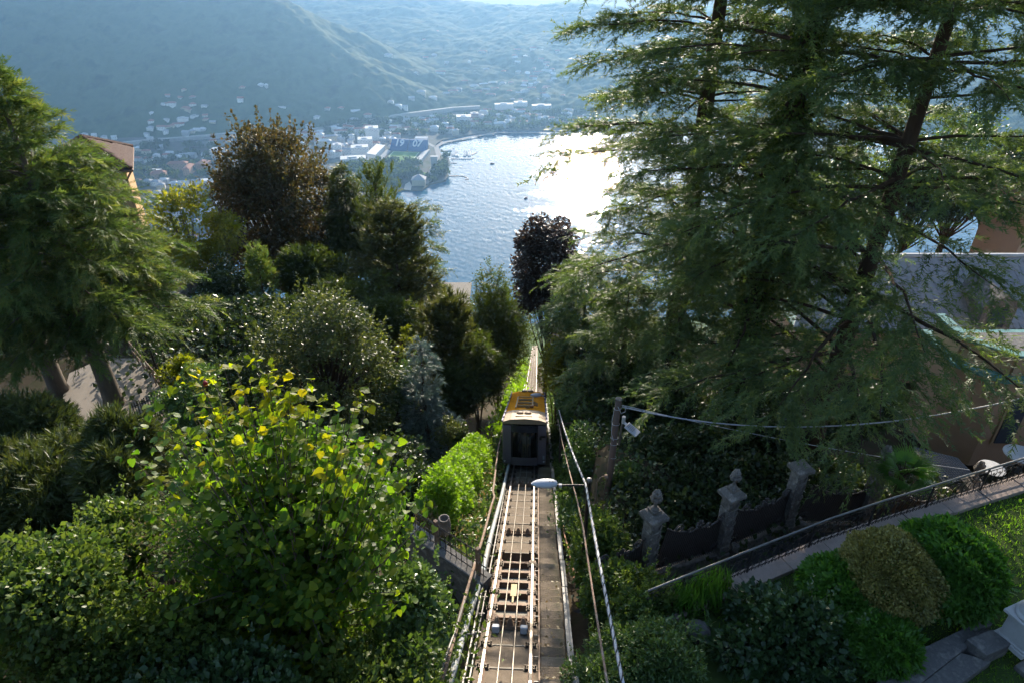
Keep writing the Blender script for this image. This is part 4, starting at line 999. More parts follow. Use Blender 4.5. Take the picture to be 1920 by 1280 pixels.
# ---- wooden utility pole with LED lamp
pb = atY(1140,900,17.0); pt = atY(1160,748,17.0)
e = empty('utility_pole', (pb.x, pb.y, tplane(17)-.6), 'weathered wooden utility pole with a small grey lamp, right of the track', 'utility pole')
HP = pt.z-(tplane(17)-.6); dxp = pt.x-pb.x
MB().tube([(-.06,0,0),(dxp*.6,0,HP*.55),(dxp,0,HP)], [.125,.11,.095], 12).build('post', M_wood, e, smooth=True)
MB().lathe([(.1,0),(.105,.03),(.07,.05),(0,.055)], 12).build('pole_cap', M_stone, e).location = (dxp,0,HP)
lampb = MB().tube([(dxp+.14,-.06,HP-1.75),(dxp+.17,-.07,HP-.95),(dxp+.2,-.08,HP-.8)], .035, 8).build('lamp_bracket', M_galv, e)
MB().tube([(dxp+.2,-.08,HP-.85),(dxp+.2,-.08,HP-.6)], .06, 8).build('junction_box', M_stonepale, e)
hd = MB().box((0,.26,0), (.30,.46,.06)).box((0,-.02,0), (.10,.2,.05)).build('lamp_head', M_lampgrey, e, bevel=.012); hd.location = (dxp+.28,-.12,HP-.86); hd.rotation_euler = (R(-24),0,R(-128))
mb = MB()
for k in range(5): mb.box((0,.08+.055*k,.034), (.24,.012,.02))
mb.build('cooling_fin', M_galv, hd)
mb = MB()
for zz in (HP-.35, HP-.95, HP-1.5, HP-1.75, HP-2.3): mb.tube([(dxp*.9+.115*math.cos(a),.115*math.sin(a),zz-.02*math.sin(a)) for a in np.linspace(0, 6.28, 14)], .008, 4)
mb.tube([(dxp-.11,-.03,HP-.3),(dxp-.15,-.05,HP-.8),(dxp-.13,-.04,HP-1.3),(dxp-.05,-.11,HP-1.55)], .01, 5)
mb.build('binding_wire', M_wire, e)
mb = MB().tube([(dxp-.02,-.1,HP-.2),(dxp+.1,-.12,HP-.45),(dxp+.22,-.08,HP-.42),(dxp+.24,-.04,HP-.25),(dxp+.12,-.02,HP-.2)], .012, 6); mb.build('cable_loop', M_wire, e)
hp = atY(1133,896,16.2)
q = empty('old_lamp_pipe', (hp.x-.15, hp.y, tplane(16.2)-.5), 'thin rusty bent pipe with a round fitting beside the utility pole', 'pipe')
zz = hp.z-(tplane(16.2)-.5); MB().tube([(-.12,0,0),(-.06,0,zz-.2),(0,0,zz),(.08,0,zz+.08),(.17,0,zz+.08)], .022, 6).build('tube', M_rustpipe, q)
MB().lathe([(0,-.07),(.06,-.05),(.07,0),(.05,.06),(0,.07)], 10).build('fitting', M_rustpipe, q).location = (.2,0,zz+.08)
w0 = Vector((pb.x+dxp+.12, 17, pt.z-.28))
def sagwire(name, a, b, sag, r, m, label, n=24):
    P = [a.lerp(b, k/n) - Vector((0,0,4*sag*(k/n)*(1-k/n))) for k in range(n+1)]
    tag(MB().tube(P, r, 6).build(name, m, smooth=True), label, 'wire')
sagwire('power_line', w0, atY(1990,728,15.5), 1.05, .021, M_wire, 'thick pale wire sagging from the pole to the right edge of the view')
sagwire('power_line', w0+Vector((0,.02,.05)), atY(1818,880,17.5), .18, .011, M_wire, 'thin wire running from the pole down to the garden gate finial')

# ---- garden gate pillars, iron panels
def pillar(x, y, z, label, rz, finial=True):
    e = empty('gate_pillar', (x, y, z), label, 'gate pillar', 'stone pillars of the garden gate', rz)
    MB().box((0,0,.2), (.62,.62,.4)).build('base', M_stone, e, bevel=.02)
    for k in range(6): MB().box((0,0,.405+.175+.35*k), (.50-.012*(k % 2), .50-.012*(k % 2), .345)).build('stone_block', M_stone, e, bevel=.018)
    for sx in (-1, 1):
        for k in range(6): MB().box((sx*.17,-.265,.58+.35*k), (.09,.06,.16), Matrix.Rotation(.5*sx, 3, 'Y')).build('carved_leaf', M_stone, e)
    c = MB().box((0,0,2.545), (.60,.60,.07)).box((0,0,2.64), (.80,.80,.11)).box((0,0,2.745), (.74,.74,.09), taper=.7).build('cap', M_stone, e, bevel=.012)
    if finial:
        f = MB().box((0,0,2.83), (.36,.36,.09)).lathe([(.16,0),(.14,.05),(.07,.10),(.06,.2),(.1,.26),(.13,.30)], 14, (0,0,2.87)).build('finial', M_stone, e, smooth=False)
        mb = MB()
        for ring, (nn, rr, zz, sz) in enumerate(((8,.15,3.24,.085),(7,.11,3.36,.08),(3,.05,3.45,.075))):
            for k in range(nn):
                a = 2*math.pi*(k+.5*ring)/nn; cx, cy_ = rr*math.cos(a), rr*math.sin(a)
                mb.lathe([(.005,-sz),(sz*.75,-sz*.65),(sz,0),(sz*.75,sz*.65),(.005,sz)], 8, (cx, cy_, zz))
        mb.build('fruit_cluster', M_stone, f, smooth=True)
    e.scale = (.70, .70, 1)
    return e
ORD = ['nearest the track', 'second from the track', 'third from the track, cap without a finial', 'fourth from the track, behind the palm', 'fifth from the track, by the metal grid']
for i, (x, y) in enumerate(PIL): pillar(x, y, PILZ[i], 'carved stone gate pillar ' + ORD[i], math.atan2(GLY[i+2]-GLY[i], GLX[i+2]-GLX[i]), i != 2)
def scroll(cx, cz, r, turns=1.6, a0=0, sgn=1, n=16):
    return [(cx+sgn*math.cos(a0+t*turns*6.283)*r*(1-.75*t), 0, cz+math.sin(a0+t*turns*6.283)*r*(1-.75*t)) for t in np.linspace(0, 1, n)]
M_sheet = mat('gate_sheet', (.095,.072,.058), (.13,.098,.078), scale=4, rough=.75, bump=.2)
def iron_panel(a, b, label):
    L = math.hypot(b[0]-a[0], b[1]-a[1])-.36; rz = math.atan2(b[1]-a[1], b[0]-a[0])
    e = empty('iron_gate_panel', ((a[0]+b[0])/2, (a[1]+b[1])/2, (pathz(a[0])+pathz(b[0]))/2), label, 'gate panel', 'iron panels of the garden gate', rz)
    e.rotation_euler = (0, -math.atan2(pathz(b[0])-pathz(a[0]), L), rz)
    MB().box((0,0,.16), (L-.02,.26,.36)).build('plinth', M_stone, e, bevel=.02)
    top = lambda x: 1.45+.38*(abs(2*x/L)**1.6) + .12*math.exp(-(x/.18)**2)
    xs_ = np.linspace(-L/2+.03, L/2-.03, 24); mb = MB()
    mb.add([(x, .02, .36) for x in xs_]+[(x, .02, top(x)-.05) for x in xs_]+[(x, .035, .36) for x in xs_]+[(x, .035, top(x)-.05) for x in xs_], [(i, i+1, 25+i, 24+i) for i in range(23)]+[(48+i+1, 48+i, 72+i, 73+i) for i in range(23)]+[(24+i, 25+i, 73+i, 72+i) for i in range(23)])
    mb.build('backing_sheet', M_sheet, e)
    mb = MB()
    for x in np.arange(-L/2+.06, L/2-.03, .075): mb.tube([(x,0,.35),(x,0,top(x)-.03)], .011, 4)
    mb.build('bars', M_ironold, e)['kind'] = 'stuff'
    MB().tube([(-L/2,0,.42),(L/2,0,.42)], .02, 6).build('bottom_rail', M_ironold, e)
    MB().tube([(x, -.01, top(x)+.02*math.sin(x*9)) for x in np.linspace(-L/2, L/2, 22)], .03, 6).build('top_scroll_rail', M_ironold, e, smooth=True)
    for sx in (-1, 1):
        MB().tube([(p[0], -.05, p[2]) for p in scroll(sx*L*.33, 1.78, .17, sgn=sx)], .022, 5).build('scroll', M_ironold, e)
        MB().tube([(p[0], -.05, p[2]) for p in scroll(sx*L*.40, .62, .2, sgn=sx)], .018, 5).build('scroll', M_ironold, e)
        MB().tube([(p[0], -.05, p[2]) for p in scroll(sx*L*.14, 1.60, .12, sgn=-sx)], .02, 5).build('scroll', M_ironold, e)
    mb = MB()
    for k in range(7): a_ = k*.9; mb.box((.09*math.cos(a_), -.03, 1.72+.09*math.sin(a_)), (.1,.05,.05), Matrix.Rotation(-a_, 3, 'Y'))
    mb.build('rosette', M_ironold, e)
    mb = MB()
    for k in range(9): mb.lathe([(.005,-.08),(.08,-.03),(.07,.05),(.005,.09)], 7, (-L/2+.16+.06*rng.normal(), -.2+.04*rng.normal(), .42+.10*rng.random()))
    mb.build('stone_ornament', M_stone, e)
G5 = [(1.9,11.6)]+PIL+[(16.6,15.5)]
for i in range(6): iron_panel(G5[i], G5[i+1], 'ornate scrolled iron panel ' + ['left of the pillar nearest the track', 'between the first and second gate pillars', 'between the second and third gate pillars', 'between the third and fourth gate pillars, beside the palm', 'right of the palm, between the fourth and fifth gate pillars', 'right of the fifth gate pillar'][i])

# ---- lawn edge: kerb stones, retaining wall, railing
kerb = tag(MB().add([(0,0,0),(0.001,0,0),(0,0.001,0)], [(0,1,2)]).build('kerb', M_kerb), kind='structure')
def along(X, Y, step):
    pts = np.stack([X, Y], 1); seg = np.hypot(*(pts[1:]-pts[:-1]).T); cum = np.concatenate([[0], np.cumsum(seg)])
    out = []
    for d in np.arange(step/2, cum[-1], step):
        x = np.interp(d, cum, X); y = np.interp(d, cum, Y); i = min(np.searchsorted(cum, d, 'right')-1, len(seg)-1)
        out.append((x, y, math.atan2(pts[i+1][1]-pts[i][1], pts[i+1][0]-pts[i][0])))
    return out
for x, y, a in along(RLX, RLY, 1.3):
    n = Vector((math.sin(a), -math.cos(a)))
    o = MB().box((0,0,0), (1.285,.50,.22)).build('kerb_stone', M_kerb, kerb, bevel=.012); o.location = (x+n.x*.14, y+n.y*.14, ZKERB-.11+rng.normal()*.006); o.rotation_euler = (rng.normal()*.006, rng.normal()*.006, a+rng.normal()*.006)
mb = MB(); pr = along(RLX, RLY, .65)
for (x0,y0,_),(x1,y1,_) in zip(pr[:-1], pr[1:]): mb.add([(x0,y0-.02,ZPATH-2.4),(x1,y1-.02,ZPATH-2.4),(x1,y1-.02,ZKERB-.2),(x0,y0-.02,ZKERB-.2),(x0,y0-.3,ZKERB-.2),(x1,y1-.3,ZKERB-.2)], [(0,1,2,3),(3,2,5,4)])
tag(mb.build('retaining_wall', M_stone), 'stone retaining wall under the railing beside the sunken path', 'wall')
M_path = mat('path_asphalt', (.035,.035,.038), (.055,.052,.05), scale=2, rough=.9, bump=.3)
gp = [(x, np.interp(x, GLX, GLY)) for x in np.linspace(1.6, 26, 30)]; rp = [(x, np.interp(x, RLX, RLY)) for x in np.linspace(1.6, 26, 30)]
mb = MB().add([(x, y, pathz(x)+.03) for x, y in rp]+[(x, y, pathz(x)+.03) for x, y in gp], [(i, i+1, 31+i, 30+i) for i in range(29)])
tag(mb.build('path', M_path), kind='structure')
rl = empty('garden_railing', (RL[0].x, RL[0].y, ZKERB), 'dark wrought iron railing with curled balusters and pale handrail along the lawn edge', 'railing')
off = Vector((RL[0].x, RL[0].y, ZKERB)); HR = ZRT-ZKERB
MB().tube([Vector((p.x, p.y, ZRT))-off for p in RL], .028, 8).build('handrail', M_galv, rl)
for zz, nm in ((HR-.12,'upper_rail'), (.07,'lower_rail')): MB().tube([Vector((p.x, p.y, ZKERB+zz))-off for p in RL], .012, 6).build(nm, M_iron, rl)
pts = [(0,0,0),(.03,0,.08),(-.02,0,.2),(-.05,0,.32),(.0,0,.42),(.05,0,.52),(.0,0,.62),(-.02,0,HR-.12)]
bal = MB().tube(pts, .0095, 5); bal.tube([(p[0],0,p[2]) for p in scroll(.055,.17,.055,1.3,n=9)], .008, 4); bal.tube([(p[0],0,p[2]) for p in scroll(-.055,.5,.055,1.3,sgn=-1,n=9)], .008, 4)
bal.tube([(-.1,0,.0),(.0,0,.13),(.1,0,.0)], .008, 4)
bme = bal.mesh('baluster'); bme.materials.append(M_iron)
pieces(rl, 'baluster', bme, [Matrix.Translation(Vector((x,y,ZKERB))-off) @ Matrix.Rotation(a, 4, 'Z') for x, y, a in along(RLX, RLY, .205)])
pme = MB().box((0,0,HR/2), (.035,.035,HR)).mesh('post'); pme.materials.append(M_iron)
pieces(rl, 'post', pme, [Matrix.Translation(Vector((x,y,ZKERB))-off) @ Matrix.Rotation(a, 4, 'Z') for x, y, a in along(RLX, RLY, 1.9)])

# ---- lawn corner: stone border, pedestal, steps
SZ = -12.88
def quad_px(pts, z): return [atZ(x, y, z) for x, y in pts]
bord = empty('stone_border', atZ(1760,1220,SZ), 'grey stone border slabs between the lawn and the garden steps', 'stone border'); bo = bord.location.copy()
def slabpoly(P, h, name, parent, m, o):
    n = len(P); V = [p-o for p in P]+[p-o-Vector((0,0,h)) for p in P]
    mb = MB().add(V, [tuple(range(n))]+[(i, n+i, n+(i+1) % n, (i+1) % n) for i in range(n)]); ob = mb.build(name, m, parent)
    bm = bmesh.new(); bm.from_mesh(ob.data); bmesh.ops.recalc_face_normals(bm, faces=bm.faces); bmesh.ops.bevel(bm, geom=list(bm.edges), offset=.015, segments=1, affect='EDGES'); bm.to_mesh(ob.data); bm.free(); return ob
E0, E1 = [(1560,1345),(1640,1281),(1713,1221),(1817,1172),(1868,1145)], [(1700,1345),(1722,1283),(1800,1222),(1858,1180),(1880,1165)]
for i in range(3): slabpoly(quad_px([E0[i], E1[i], E1[i+1], E0[i+1]], SZ+.004*i), .4, 'slab', bord, M_slabstone, bo)
E2 = [(1790,1345),(1800,1282),(1860,1238),(1900,1208)]
for i in range(2): slabpoly(quad_px([(E1[i][0]+2,E1[i][1]), E2[i], E2[i+1], (E1[i+1][0]+2,E1[i+1][1])], SZ-.012), .5, 'slab', bord, M_slabstone, bo)
slabpoly(quad_px([(1812,1196),(1850,1228),(1898,1206),(1860,1178)], SZ+.16), .5, 'raised_block', bord, M_slabstone, bo)
slabpoly(quad_px([(1808,1166),(1832,1180),(1862,1168),(1842,1152)], SZ+.10), .4, 'raised_block', bord, M_slabstone, bo)
pc = Vector((10.62, 9.0, SZ+.02)); ped = empty('white_pedestal', pc, 'white stone pedestal with a column base at the lower right corner', 'pedestal', rz=R(-68))
MB().box((0,0,.06), (.66,.66,.12)).box((0,0,.145), (.60,.60,.05)).build('plinth', M_stonepale, ped, bevel=.012)
MB().box((0,0,.44), (.52,.52,.54)).build('die', M_stonepale, ped, bevel=.008)
MB().box((0,0,.735), (.60,.60,.05)).box((0,0,.795), (.70,.70,.07)).build('cornice', M_stonepale, ped, bevel=.012)
MB().lathe([(.30,0),(.31,.05),(.27,.08),(.24,.1),(.26,.14),(.22,.18),(.20,.25),(.19,.9),(.18,1.6)], 28, (0,0,.83)).build('column', M_stonepale, ped, smooth=True)
gst = empty('garden_steps', atZ(1890,1250,SZ-.2), 'dark stone garden steps beside the white pedestal', 'steps'); go = gst.location.copy()
for k in range(5):
    d = Vector((.30*k*.55+.0, -.30*k*.85, -.0)) 
    P = [Vector((10.35,8.55,SZ-.10-.16*k)), Vector((12.2,9.4,SZ-.10-.16*k)), Vector((12.35,9.05,SZ-.10-.16*k)), Vector((10.5,8.2,SZ-.10-.16*k))]
    sh = Vector((.145*k, -.31*k, 0))
    slabpoly([p+sh for p in P], .3, 'step', gst, M_slabstone, go)
p = atZ(1307,1188,ZLAWN); bo_ = MB().lathe([(.22,0),(.27,.1),(.27,.2),(.2,.29),(.08,.32),(0,.325)], 16).build('stone_basin', M_slabstone, smooth=True); bo_.location = (p.x, p.y, ZLAWN-.05)
tag(bo_, 'rounded grey stone half hidden beside the dark laurel bush', 'stone')

# ---- left bank: retaining wall with a low iron fence, urn
fa, fb_ = atY(912,1078,12.35), atY(770,1002,14.2)
dv = Vector((fb_.x-fa.x, fb_.y-fa.y, 0)); fl_ = dv.length; ang = math.atan2(dv.y, dv.x); zf = (fa.z+fb_.z)/2
e = empty('bank_wall', (fa.x, fa.y, zf), 'dark retaining wall below the low iron fence left of the track', 'wall', rz=ang)
MB().box((fl_/2,0,-1.2), (fl_,.35,2.4)).build('masonry', M_stone, e); MB().box((fl_/2,0,.04), (fl_+.05,.42,.08)).build('coping', M_slabstone, e)
e = empty('low_iron_fence', (fa.x, fa.y, zf+.08), 'low rusty iron fence on the bank wall left of the track', 'fence', rz=ang)
for zz in (.85,.45,.08): MB().tube([(0,0,zz),(fl_,0,zz)], .016, 5).build('rail', M_ironold, e)
bme2 = MB().tube([(0,0,0),(0,0,.92)], .012, 5).mesh('bar'); bme2.materials.append(M_ironold)
pieces(e, 'bar', bme2, [Matrix.Translation((x,0,0)) for x in np.arange(.1, fl_, .2)])
for x in (.28, fl_*.62): MB().box((x,0,.5), (.10,.10,1.0)).build('post', M_rustpipe, e)
up_ = atY(836,1020,14.1)
e = empty('stone_urn', (up_.x, up_.y, zf-.05), 'small pale stone urn standing behind the low iron fence', 'urn')
MB().lathe([(.13,0),(.17,.05),(.19,.25),(.18,.45),(.14,.55),(.16,.58),(.16,.61),(.12,.61),(.11,.5),(0,.5)], 14).build('bowl', M_stone, e, smooth=True)
# ================================================================== TREES AND SHRUBS
def gz(x, y): return float(ground(np.array([x]), np.array([y]))[0])
UP = np.array([0, 0, 1.0])
def bez(a, b, c, n): 
    t = np.linspace(0, 1, n)[:, None]; return (1-t)**2*a + 2*t*(1-t)*b + t*t*c
# leaf colours
ML_linden = leafmat('linden_leaf', [(.022,.060,.014),(.038,.088,.016),(.060,.114,.017),(.090,.130,.016)], trans=.56, tcol=(1.0,1.0,.2), tgain=2.4, rough=.5, spec=.25)  # darker green: shade of the lower crown put into the leaf colour
ML_linden_backlit = leafmat('linden_leaf_backlit', [(.055,.090,.010),(.080,.115,.012),(.110,.130,.012),(.13,.125,.012)], trans=.62, tcol=(1.0,1.0,.16), tgain=2.6, rough=.5, spec=.25, src='obj')  # yellower copy for the topmost single leaves, backlight put into the colour
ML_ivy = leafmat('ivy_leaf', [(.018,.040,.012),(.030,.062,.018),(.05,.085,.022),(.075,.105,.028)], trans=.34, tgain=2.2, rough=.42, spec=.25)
ML_laurel = leafmat('laurel_leaf', [(.014,.034,.014),(.022,.05,.020),(.038,.075,.028)], trans=.18, tgain=1.6, rough=.28, spec=.35)
ML_hedge = leafmat('hedge_leaf', [(.06,.13,.014),(.085,.17,.018),(.12,.21,.022)], trans=.5, tcol=(1,1,.25), tgain=2.0, rough=.45)
ML_beech = leafmat('copper_beech_leaf', [(.020,.030,.018),(.038,.042,.025),(.060,.052,.028),(.050,.068,.028)], trans=.36, tcol=(1.0,.84,.45), tgain=1.9, rough=.5, spec=.22)
ML_maple = leafmat('maple_leaf', [(.06,.085,.015),(.10,.125,.02),(.15,.15,.025)], trans=.5, tcol=(1,.95,.3), tgain=2.0)
ML_silver = leafmat('silver_leaf', [(.022,.036,.016),(.035,.055,.022),(.06,.08,.03),(.10,.12,.05)], trans=.28, tgain=1.7, rough=.42, spec=.32)
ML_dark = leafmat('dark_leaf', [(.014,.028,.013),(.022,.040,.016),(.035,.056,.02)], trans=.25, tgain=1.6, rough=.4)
ML_purple = leafmat('plum_leaf', [(.014,.015,.016),(.024,.022,.022),(.036,.032,.028)], trans=.25, tcol=(1,.75,.6), tgain=1.8, rough=.35)
ML_yellow = leafmat('yellow_leaf', [(.065,.095,.012),(.09,.115,.014),(.06,.10,.016)], trans=.52, tcol=(1,.95,.2), tgain=2.0)
ML_cedar = leafmat('cedar_needle', [(.028,.056,.030),(.044,.080,.038),(.062,.102,.044),(.088,.122,.044)], trans=.38, tcol=(1,1,.45), tgain=2.1, rough=.5, spec=.3)
ML_cyp = leafmat('cypress_spray', [(.022,.052,.020),(.038,.078,.026),(.058,.098,.032),(.085,.112,.036)], trans=.42, tcol=(1,.93,.5), tgain=2.1, rough=.5, spec=.25)
ML_pine = leafmat('pine_needle', [(.020,.032,.014),(.036,.050,.019),(.060,.070,.026)], trans=.34, tcol=(1,.95,.45), tgain=2.1, rough=.5, spec=.3)
ML_yew = leafmat('yew_needle', [(.016,.030,.011),(.028,.048,.015),(.052,.072,.020)], trans=.40, tcol=(1,.97,.35), tgain=2.2, rough=.5, spec=.25)
ML_blue = leafmat('blue_spruce_needle', [(.05,.075,.075),(.075,.11,.11),(.11,.15,.15)], trans=.2, tcol=(.8,1,.9), tgain=1.4, rough=.5)
ML_dwarf = leafmat('dwarf_pine_needle', [(.018,.034,.013),(.030,.050,.018),(.048,.064,.022)], trans=.3, tcol=(1,.9,.35), tgain=1.8, rough=.5)
ML_green = leafmat('bamboo_leaf', [(.030,.085,.018),(.045,.12,.022),(.065,.15,.028)], trans=.38, tcol=(.9,1,.3), tgain=1.8)
ML_variegated = leafmat('variegated_leaf', [(.075,.088,.028),(.140,.148,.048),(.21,.205,.07)], trans=.25, tcol=(1,.9,.4), tgain=1.4)
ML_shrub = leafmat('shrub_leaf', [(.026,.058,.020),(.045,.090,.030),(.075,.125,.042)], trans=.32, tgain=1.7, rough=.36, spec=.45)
ML_dry = leafmat('dry_flower', [(.10,.10,.06),(.16,.15,.10),(.14,.11,.06)], trans=.4, tcol=(1,.9,.7), tgain=1.5)

LEAF, LEAF6 = T_leaf(), T_leaf6(); NARROW = T_leaf(.2, .06); PL1, PL2 = T_plume(5, .46, .07), T_plume(4, .40, .095, 50, 8); CEDAR = T_plume(4, .38, .085, 42, 4, .3, .12)
SPRAY = T_plume(5, .56, .062, 30, 9, .55, .26, .035); TUFT, TUFT2 = T_tuft(6, .13), T_tuft(7, .125, .6, 8); BLADE = T_blade()

def thing_tree(name, x, y, label, cat='tree', z=None):
    z = gz(x, y)-.15 if z is None else z
    return empty(name, (x, y, z), label, cat), np.array([x, y, z])

def broadleaf(name, x, y, ztop, zlow, rad, label, m, size, n=9000, nc=60, bark=None, ry=None, tpl=LEAF, cl_r=.26, spikes=0, open_=.0, base=None, cat='tree', sub=1.0, up_bias=.25, droop=.25, trunks=1):
    """trunk, limbs that reach into every clump, leaves gathered in clumps"""
    n = int(n*.8); size *= 1.1
    e, b = thing_tree(name, x, y, label, cat, base)
    ry = ry or rad; H = (ztop-zlow)/2; C = np.array([0, 0, (ztop+zlow)/2-b[2]])
    u = unit(nc); r = (.45+.55*rng.random((nc, 1))**.6) if not open_ else (.6+.4*rng.random((nc,1)))
    r = np.minimum(r, 1-cl_r*.55)
    rad_v = np.array([rad, ry, H])
    low = u[:, 2] < -.55; u[low, 2] *= .4
    cc = C + u*r*rad_v
    cr = cl_r*min(rad, H)*(.7+.6*rng.random(nc))
    tb = MB(); k0 = max(.06, rad*.075)
    for tt in range(trunks):
        ox = np.array([rng.normal()*.25*rad*(trunks > 1), rng.normal()*.25*rad*(trunks > 1), 0])
        tt_ = bez(np.array([0,0,-.3]), np.array([rng.normal()*.2, rng.normal()*.2, C[2]*.5])+ox*.5, C+np.array([0,0,H*.55])+ox, 9)
        tb.tube(tt_, [k0*(1-.8*i/8)/math.sqrt(trunks) for i in range(9)], 8)
    tb.build('trunk', bark or M_bark, e, smooth=True)
    lb = MB(); 
    for i in range(nc):
        a = tt_[min(8, max(2, int(8*max(.12, (cc[i][2]-H*.8)/max(.1, tt_[-1][2])))))] if True else C
        mid = (a+cc[i])/2 + np.array([0,0,-.12*rad])+rng.normal(size=3)*.08*rad
        P = bez(a, mid, cc[i], 5); w = k0*.34/math.sqrt(trunks)
        lb.tube(P, [w, w*.75, w*.5, w*.3, w*.12], 5, cap=False)
    lb.build('limbs', bark or M_bark, e, smooth=True)
    idx = rng.integers(0, nc, n); off = rng.normal(size=(n, 3)); off /= np.linalg.norm(off, axis=1, keepdims=True)+1e-9
    off *= (rng.random((n, 1))**.45); off[:, 2] *= .75
    P = cc[idx] + off*cr[idx][:, None]
    D = off*.8 + (P-C)/rad_v*.5 + rng.normal(size=(n, 3))*.5; D[:, 2] -= droop
    upv = UP[None]*up_bias*3 + (P-C)/rad_v*.6 + rng.normal(size=(n, 3))*.5
    L = Leaves(); sz = size*(.65+.7*rng.random(n))
    tone = np.clip(.5*rng.random(n)+.5*rng.random(nc)[idx], 0, 1)
    L.add(tpl, P, D, sz, upv, .5, tone)
    if spikes:
        uu = unit(spikes); uu[:, 2] = np.abs(uu[:, 2])*.8+.15; uu /= np.linalg.norm(uu, axis=1, keepdims=True)
        for k in range(spikes):
            a = C + uu[k]*rad_v*.80; dirn = uu[k]*.6+np.array([0,0,.75]); dirn /= np.linalg.norm(dirn); Ls = rad*(.22+.2*rng.random())
            m_ = 46; t = rng.random(m_); Q = a + dirn*(t[:, None]*Ls*1.5) + rng.normal(size=(m_, 3))*(.10*rad*(1-t)[:, None]*.55+.01)
            L.add(tpl, Q, dirn + rng.normal(size=(m_, 3))*.6, size*(.6+.6*rng.random(m_)), None, .8)
    L.build('crown', m, e)
    return e

def conifer(name, x, y, ztop, rad, label, m, style, nbr=70, bark=None, base=None, z_low=.15, trunk_r=None, lean=(0,0), sp=1.0, gapf=0.0, size=.42, prof=None, tpl=None, sector=None, cat='tree', cover=1.0, avoid=0.0, tin=.12, skip=None, tier=0.0):
    """trunk, drooping boughs, side twigs along every bough, needle sprays along every twig"""
    e, b = thing_tree(name, x, y, label, cat, base); H = ztop-b[2]
    tr = trunk_r or H*.022
    tp_ = lambda h: np.array([lean[0]*h/H, lean[1]*h/H, h])
    tb = MB(); tb.tube([tp_(h)+np.append(rng.normal(size=2)*.02*tr, 0) for h in np.linspace(-.4, H*.97, 14)], [tr*(1.35 if i == 0 else 1)*(1-.93*(i/13)**1.1) for i in range(14)], 10); tb.build('trunk', bark or M_bark, e, smooth=True)
    bb = MB(); L = Leaves()
    P_, D_, S_, U_, T_ = [], [], [], [], []
    hs = H*(z_low + (1-z_low)*np.sort(rng.random(nbr))**.92)
    if tier: hs = np.clip(np.round(hs/tier)*tier+rng.normal(size=nbr)*.13, 0, H*.99)
    for i, h in enumerate(hs):
        f = (h/H-z_low)/(1-z_low)
        if sector is None: ph = i*2.399+rng.normal()*.35
        else: ph = sector[0]+(sector[1]-sector[0])*rng.random()
        if skip and skip(ph, f): continue
        if avoid and math.sin(ph) < -.45 and rng.random() < avoid: continue
        Rb = rad*(prof(f) if prof else (1-f)**.75)*(.72+.42*rng.random())+.15
        if Rb < .2: Rb = .2
        out = np.array([math.cos(ph), math.sin(ph), 0])
        if style == 'cedar': e0, dr = .08+.22*f, .17
        elif style == 'feather': e0, dr = .28+.5*f, .26
        elif style == 'weep': e0, dr = .10+.35*f, .55
        elif style == 'spruce': e0, dr = -.10+.5*f, .05
        elif style == 'pine': e0, dr = .35+.5*f, .15
        else: e0, dr = .8+.8*f, -.1          # brush
        a = tp_(h); n = max(6, int(Rb*3.2)); t = np.linspace(0, 1, n)
        wob = np.cumsum(rng.normal(size=(n, 3))*.035*Rb/ math.sqrt(n), 0)
        B = a + out*(t[:, None]*Rb*(1 if e0 < .6 else .8)) + UP*((e0*t - dr*t*t)*Rb)[:, None] + wob*np.array([1,1,.6])
        br = max(.012, tr*.22*(Rb/rad)*(1-.5*f))
        bb.tube(B[::max(1, n//7)] if n > 8 else B, np.linspace(br, br*.15, len(B[::max(1, n//7)] if n > 8 else B)), 5, cap=False)
        # twigs
        hi_ = (b[2]+h) > 1.0; sz_ = size*(1.7 if hi_ else 1)
        nt_ = int(Rb*7*sp*cover*(.4 if hi_ else 1))+4
        tt = tin+(1-tin)*rng.random(nt_)**.8
        if gapf: tt = tt[rng.random(nt_) > gapf]
        for q in tt:
            k = q*(n-1); i0 = min(int(k), n-2); pnt = B[i0]+(B[i0+1]-B[i0])*(k-i0); tan = B[min(i0+1, n-1)]-B[i0]; tan = tan/(np.linalg.norm(tan)+1e-9)
            side = np.cross(tan, UP); side /= np.linalg.norm(side)+1e-9; sg = rng.choice((-1, 1))
            tl = Rb*(.42*(1-.62*q)+.07)*(.7+.6*rng.random())
            d = tan*(.55+.3*rng.random()) + side*sg*(.9-.5*q) + UP*(.07*rng.normal() + (-.25 if style in ('weep',) else 0) + (.25 if style in ('pine','brush') else 0)); d /= np.linalg.norm(d)
            ns = max(2, int(tl/(sz_*.42)*sp)+1); ts = (np.arange(ns)+.5*rng.random(ns))/ns
            dro = {'cedar':.16,'feather':.24,'weep':.85,'spruce':.22,'pine':-.1,'brush':-.3}[style]
            Q = pnt + d*(ts[:, None]*tl) - UP*(dro*ts*ts*tl)[:, None] + rng.normal(size=(ns, 3))*.05*size*2
            dd = d - UP*(2*dro*ts)[:, None]*.8 + rng.normal(size=(ns, 3))*.34
            P_.append(Q); D_.append(dd); S_.append(sz_*(.75+.55*rng.random(ns))); U_.append(np.tile(UP+rng.normal(size=3)*.25, (ns, 1))); T_.append(np.clip(rng.normal(.35+.3*q, .22, ns), 0, 1))
    P_ = np.concatenate(P_); D_ = np.concatenate(D_); S_ = np.concatenate(S_); U_ = np.concatenate(U_); T_ = np.concatenate(T_)
    bb.build('boughs', bark or M_bark, e, smooth=True)
    tpls = tpl or [CEDAR, PL1]; w = rng.integers(0, len(tpls), len(P_))
    for k, tq in enumerate(tpls): L.add(tq, P_[w == k], D_[w == k], S_[w == k], U_[w == k], .55, T_[w == k])
    L.build('crown', m, e)
    return e

